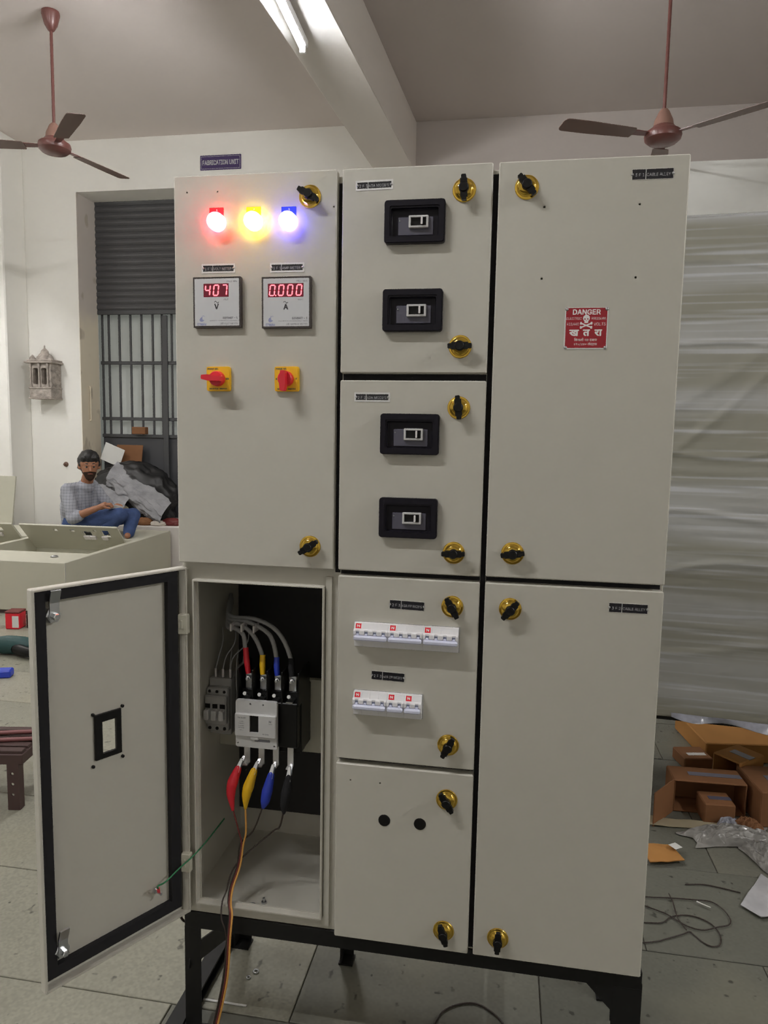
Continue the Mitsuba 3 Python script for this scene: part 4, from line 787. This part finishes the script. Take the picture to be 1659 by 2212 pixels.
put(sh, 'eave', mv(cat(rbox(-0.165, 0.150, -0.215, 0, 0.333, 0.352, 0.004), rbox(-0.145, 0.140, -0.195, 0, 0.352, 0.372, 0.006)), HM), MARBLE)
put(sh, 'dome', mv(mv(lathe([(0, 0.0), (0.085, 0), (0.080, 0.03), (0.055, 0.06), (0.040, 0.075), (0.034, 0.10), (0.015, 0.118), (0.006, 0.125), (0.006, 0.15), (0, 0.155)], 20), TR((0.0, -0.095, 0.37))), HM), MARBLE, smooth=35)
for x in (-0.105, 0.105): put(sh, 'turret', mv(mv(lathe([(0, 0), (0.034, 0), (0.030, 0.02), (0.012, 0.045), (0, 0.055)], 14), TR((x, -0.15, 0.37))), HM), MARBLE, smooth=35)
single('wall_hook', mv(cat(lathe([(0, 0), (0.028, 0), (0.024, 0.012), (0.010, 0.02), (0.008, 0.04), (0, 0.04)], 16)), front(-4.33, 1.025, 5.60)), BROWNB, 'small round brown wall fitting beside the seated man', 'wall fitting', smooth=35)
single('jamb_pipe', cat(cyl((OX0+0.02, 5.74, 1.50), (OX0+0.02, 5.74, 1.86), 0.008, 8), cyl((OX0+0.006, 5.74, 1.86), (OX0+0.02, 5.74, 1.86), 0.008, 8), cyl((OX0+0.006, 5.74, 1.50), (OX0+0.02, 5.74, 1.50), 0.008, 8)), JAMB, 'thin tan pull bar on the left reveal of the shutter bay', 'pull bar')

# ------------------------------------------------------------------ ceiling fans
def ceiling_fan(x, y, z, a0, label):
    t = thing('ceiling_fan', label, 'ceiling fan', 'ceiling fans'); M = TR((x, y, z))
    put(t, 'canopy', mv(lathe([(0, CEIL-z-0.001), (0.060, CEIL-z-0.001), (0.062, CEIL-z-0.02), (0.045, CEIL-z-0.085), (0.022, CEIL-z-0.125), (0.012, CEIL-z-0.13), (0, CEIL-z-0.13)], 24), M), FAN, smooth=35)
    put(t, 'downrod', mv(cyl((0, 0, 0.09), (0, 0, CEIL-z-0.12), 0.0105, 12), M), FAN, smooth=40)
    put(t, 'lower_cup', mv(lathe([(0, 0.045), (0.062, 0.045), (0.055, 0.085), (0.032, 0.135), (0.020, 0.15), (0, 0.15)], 24), M), FANC, smooth=35)
    put(t, 'motor', mv(lathe([(0, -0.062), (0.045, -0.062), (0.085, -0.05), (0.108, -0.03), (0.113, -0.008), (0.108, 0.012), (0.075, 0.035), (0.065, 0.047), (0, 0.047)], 32), M), FAN, smooth=35)
    for i in range(3):
        a = math.radians(a0+120*i); R = M @ trimesh.transformations.rotation_matrix(a, (0, 0, 1)) @ trimesh.transformations.rotation_matrix(math.radians(9), (1, 0, 0))
        bl = rrect(0.48, 0.125, 0.03).intersection(Polygon([(-0.24, -0.05), (0.24, -0.07), (0.24, 0.07), (-0.24, 0.05)]))
        k = put(t, 'blade', mv(extrude(affinity.translate(bl, 0.445, 0), 0.004, -0.012), R), FANB)
        put(k, 'blade_arm', mv(extrude(Polygon([(0.09, -0.02), (0.25, -0.03), (0.29, 0), (0.25, 0.03), (0.09, 0.02)]), 0.005, -0.008), R), FAN)
ceiling_fan(-2.95, 3.50, 3.43, -45, 'brown three blade ceiling fan on a short rod, at the upper left')
ceiling_fan(1.225, 3.50, 3.30, -38, 'brown three blade ceiling fan on a long rod, above the control cabinet right end')

# ------------------------------------------------------------------ the seated man
man = thing('person', 'person in a grey checked shirt and blue jeans sitting on the lying enclosure, looking over', 'person')
def ball(c, r, n=20): 
    s = trimesh.creation.icosphere(subdivisions=2, radius=r); s.apply_translation(c); return s
def hull(*cr):
    pts = np.vstack([np.array(trimesh.creation.icosphere(subdivisions=2, radius=r).vertices)+np.array(c) for c, r in cr])
    return manifold3d.Manifold.hull_points(pts)
def body(bones, edge=0.012, it=10):
    m = manifold3d.Manifold.batch_boolean([hull(*b) for b in bones], manifold3d.OpType.Add)
    t = tm(m.refine_to_length(edge)); t.merge_vertices(); v0 = np.array(t.vertices)
    t = trimesh.smoothing.filter_taubin(t, lamb=0.5, nu=0.53, iterations=it); v = np.array(t.vertices)
    off = np.linalg.norm(v-v0, axis=1) > 0.010; v[off] = v0[off]; t.vertices = v          # slivers may shoot out while smoothing
    return t
SHIFT = np.array([-0.088, 0.150, -0.004])
def N(*a): return np.array(a, float) + SHIFT
HC = N(-3.415, 4.560, 1.055)                       # head centre, face towards the camera
fdir = np.array([0.62, -0.78, -0.06]); fdir /= np.linalg.norm(fdir); side = np.cross(fdir, (0, 0, 1)); side /= np.linalg.norm(side); up = np.cross(side, fdir)
H = lambda a, b, c: HC + fdir*a + side*b + up*c            # forward, sideways, up
neck = N(-3.465, 4.60, 0.925); SHR, SHL = N(-3.575, 4.450, 0.850), N(-3.530, 4.790, 0.860)
ELR, WRR, HAR = N(-3.470, 4.365, 0.600), N(-3.255, 4.390, 0.690), N(-3.175, 4.410, 0.722)
ELL, WRL, HAL = N(-3.330, 4.800, 0.620), N(-3.190, 4.600, 0.680), N(-3.130, 4.540, 0.700)
HIP = N(-3.600, 4.620, 0.520)
head = [[(H(-0.015, 0, 0.035), 0.088), (H(0.0, 0, 0.045), 0.086)], [(H(0.012, 0, 0.0), 0.072), (H(0.035, 0, -0.075), 0.042)], [(H(0.035, 0, -0.075), 0.042), (H(0.052, 0, -0.095), 0.024)],
        [(H(0.083, 0, 0.015), 0.009), (H(0.104, 0, -0.018), 0.012)], [(H(0.070, 0.034, 0.030), 0.016), (H(0.070, -0.034, 0.030), 0.016)],
        [(H(-0.005, 0.080, 0.0), 0.018), (H(-0.012, 0.084, 0.022), 0.016)], [(H(-0.005, -0.080, 0.0), 0.018), (H(-0.012, -0.084, 0.022), 0.016)],
        [(H(-0.025, 0, -0.06), 0.052), (neck, 0.055)], [(neck, 0.053), (neck-[0.02, 0, 0.06], 0.056)]]
def hand(w, h, grip, s):
    d = (h-w); d /= np.linalg.norm(d); g = np.cross(d, grip); g /= np.linalg.norm(g); out = [[(w, 0.024), (h, 0.030)], [(h+g*0.022, 0.018), (h-g*0.022, 0.018)]]
    for i, o in enumerate((-0.027, -0.009, 0.009, 0.027)):
        L = (0.042, 0.050, 0.047, 0.038)[i]; a = h+g*o+d*0.024; b = a+d*L*0.6+grip*0.008; c = b+d*L*0.2+grip*L*0.6
        out += [[(a, 0.010), (b, 0.0092)], [(b, 0.0092), (c, 0.008)]]
    a = h-g*0.026*s-d*0.01; b = a+d*0.030+grip*0.025-g*0.008*s; out += [[(a, 0.012), (b, 0.0105)], [(b, 0.0105), (b+d*0.022+grip*0.012, 0.009)]]
    return out
grip = np.array([0.25, 0.15, -0.95]); grip /= np.linalg.norm(grip)
torso = [[(neck-[0.02, 0, 0.06], 0.055), (N(-3.60, 4.62, 0.70), 0.12)], [(N(-3.60, 4.62, 0.70), 0.12), (HIP, 0.12)], [(SHR, 0.05), (SHL, 0.05)]]
arms = [[(SHR, 0.048), (ELR, 0.040)], [(ELR, 0.042), (WRR, 0.029)], [(SHL, 0.048), (ELL, 0.040)], [(ELL, 0.042), (WRL, 0.029)]] + hand(WRR, HAR, grip, 1) + hand(WRL, HAL, grip, -1)
KNR, ANR = N(-3.065, 4.480, 0.630), N(-3.25, 4.50, 0.475); KNL, ANL = N(-3.060, 4.700, 0.605), N(-3.010, 4.525, 0.462)
FTL = N(-2.985, 4.455, 0.443)
legs = [[(HIP+[0.05, -0.09, -0.0], 0.072), (KNR, 0.050)], [(KNR, 0.047), (ANR, 0.030)], [(HIP+[0.05, 0.09, -0.0], 0.072), (KNL, 0.050)], [(KNL, 0.047), (ANL, 0.032)], [(ANL, 0.034), (FTL, 0.026)]]
put(man, 'body', body(head+torso+arms+legs, 0.010), SKIN, smooth=True)
grow = lambda bs, d: [[(c, r+d) for c, r in b] for b in bs]
shirt = grow([[(neck-[0.02, 0, 0.055], 0.062), (N(-3.59, 4.62, 0.70), 0.135)], [(N(-3.60, 4.62, 0.70), 0.138), (HIP+[-0.01, 0, 0.0], 0.125)], [(SHR, 0.055), (SHL, 0.055)], [(SHR, 0.058), (N(-3.57, 4.53, 0.66), 0.11)], [(SHL, 0.058), (N(-3.55, 4.71, 0.66), 0.11)],
              [(SHR, 0.056), (ELR, 0.056)], [(ELR, 0.056), (ELR+(WRR-ELR)*0.22, 0.052)], [(SHL, 0.056), (ELL, 0.056)], [(ELL, 0.056), (ELL+(WRL-ELL)*0.22, 0.052)], [(neck-[0.014, 0, 0.040], 0.060), (neck-[0.02, 0, 0.06], 0.072)]], 0.003)
sm_ = body(shirt, 0.012, 8); v = np.array(sm_.vertices); nn = sm_.vertex_normals
v += nn*(0.009*(meshkit.fbm(v*14, 3, 4)-0.5)*2)[:, None]; sm_.vertices = v
put(man, 'shirt', sm_, SHIRT, smooth=True)
jn = body(grow([[(ANL, 0.044), (ANL*0.45+FTL*0.55, 0.036)], [(HIP+[0.02, -0.08, -0.0], 0.098), (KNR, 0.066)], [(KNR, 0.066), (ANR, 0.050)], [(HIP+[0.02, 0.08, -0.0], 0.098), (KNL, 0.066)], [(KNL, 0.066), (ANL, 0.048)]], 0.002), 0.012, 8)
v = np.array(jn.vertices); v += jn.vertex_normals*(0.006*(meshkit.fbm(v*16, 3, 9)-0.5)*2)[:, None]; v[:, 2] = np.maximum(v[:, 2], 0.413); jn.vertices = v
put(man, 'jeans', jn, JEANS, smooth=True)
hair = body([[(H(-0.030, 0, 0.055), 0.097), (H(0.0, 0, 0.080), 0.086)], [(H(0.0, 0, 0.080), 0.086), (H(0.040, 0.01, 0.100), 0.052)], [(H(0.050, 0.048, 0.088), 0.030), (H(0.055, -0.040, 0.098), 0.036)], [(H(0.0, 0.072, 0.030), 0.024), (H(-0.03, 0.075, 0.0), 0.022)], [(H(0.0, -0.072, 0.030), 0.024), (H(-0.03, -0.075, 0.0), 0.022)], [(H(-0.05, 0, 0.02), 0.082), (H(-0.045, 0, -0.03), 0.060)]], 0.010, 6)
v = np.array(hair.vertices); v += hair.vertex_normals*(0.016*(meshkit.fbm(v*[60, 60, 25], 3, 2)-0.35))[:, None]; hair.vertices = v
put(man, 'hair', hair, HAIR, smooth=True)
for s in (-1, 1):
    k = put(man, 'eye', ball(H(0.071, 0.031*s, 0.014), 0.0125), EYE, smooth=True)
    put(k, 'iris', ball(H(0.0775, 0.031*s, 0.013), 0.0085), HAIR, smooth=True)
    put(man, 'eyebrow', tube([H(0.079, 0.012*s, 0.036), H(0.081, 0.032*s, 0.042), H(0.068, 0.050*s, 0.034)], [0.004, 0.0048, 0.003], 8, 4), HAIR, smooth=True)
put(man, 'mouth', tube([H(0.074, 0.022, -0.054), H(0.086, 0, -0.050), H(0.074, -0.022, -0.054)], [0.004, 0.0065, 0.004], 8, 5), LIP, smooth=True)
jaw = manifold3d.Manifold.batch_boolean([hull((H(0.012, 0, 0.0), 0.0735), (H(0.035, 0, -0.075), 0.0440)), hull((H(0.035, 0, -0.075), 0.0440), (H(0.052, 0, -0.095), 0.0255))], manifold3d.OpType.Add)
dn = -up + 0.25*fdir; dn /= np.linalg.norm(dn)
jaw = jaw.trim_by_plane(dn.tolist(), float(dn @ H(0.0, 0, -0.052)))
put(man, 'beard', tm(jaw), BEARD, smooth=50, label='short dark beard')
put(man, 'moustache', tube([H(0.070, 0.026, -0.048), H(0.090, 0.010, -0.037), H(0.092, 0, -0.036), H(0.090, -0.010, -0.037), H(0.070, -0.026, -0.048)], [0.003, 0.0055, 0.005, 0.0055, 0.003], 8, 4), BEARD, smooth=True)
ca = np.linspace(0.5, 2*PI-0.5, 14)
put(man, 'collar', tube([neck-np.array([0.012, 0, 0.028]) + fdir*0.062*math.cos(a)+side*0.062*math.sin(a)-np.array([0, 0, 0.022])*math.cos(a) for a in ca], [0.008]+[0.012]*12+[0.008], 8, 3), SHIRT, smooth=True)
single('work_piece', mv(rbox(-0.07, 0.07, -0.006, 0.006, -0.02, 0.02, 0.003), basis(N(-3.105, 4.475, 0.700), (0.85, 0.3, -0.2), (-0.3, 0.95, 0), (0.2, 0, 0.97))), GREYPL, 'small grey part held in both hands of the seated man', 'part')
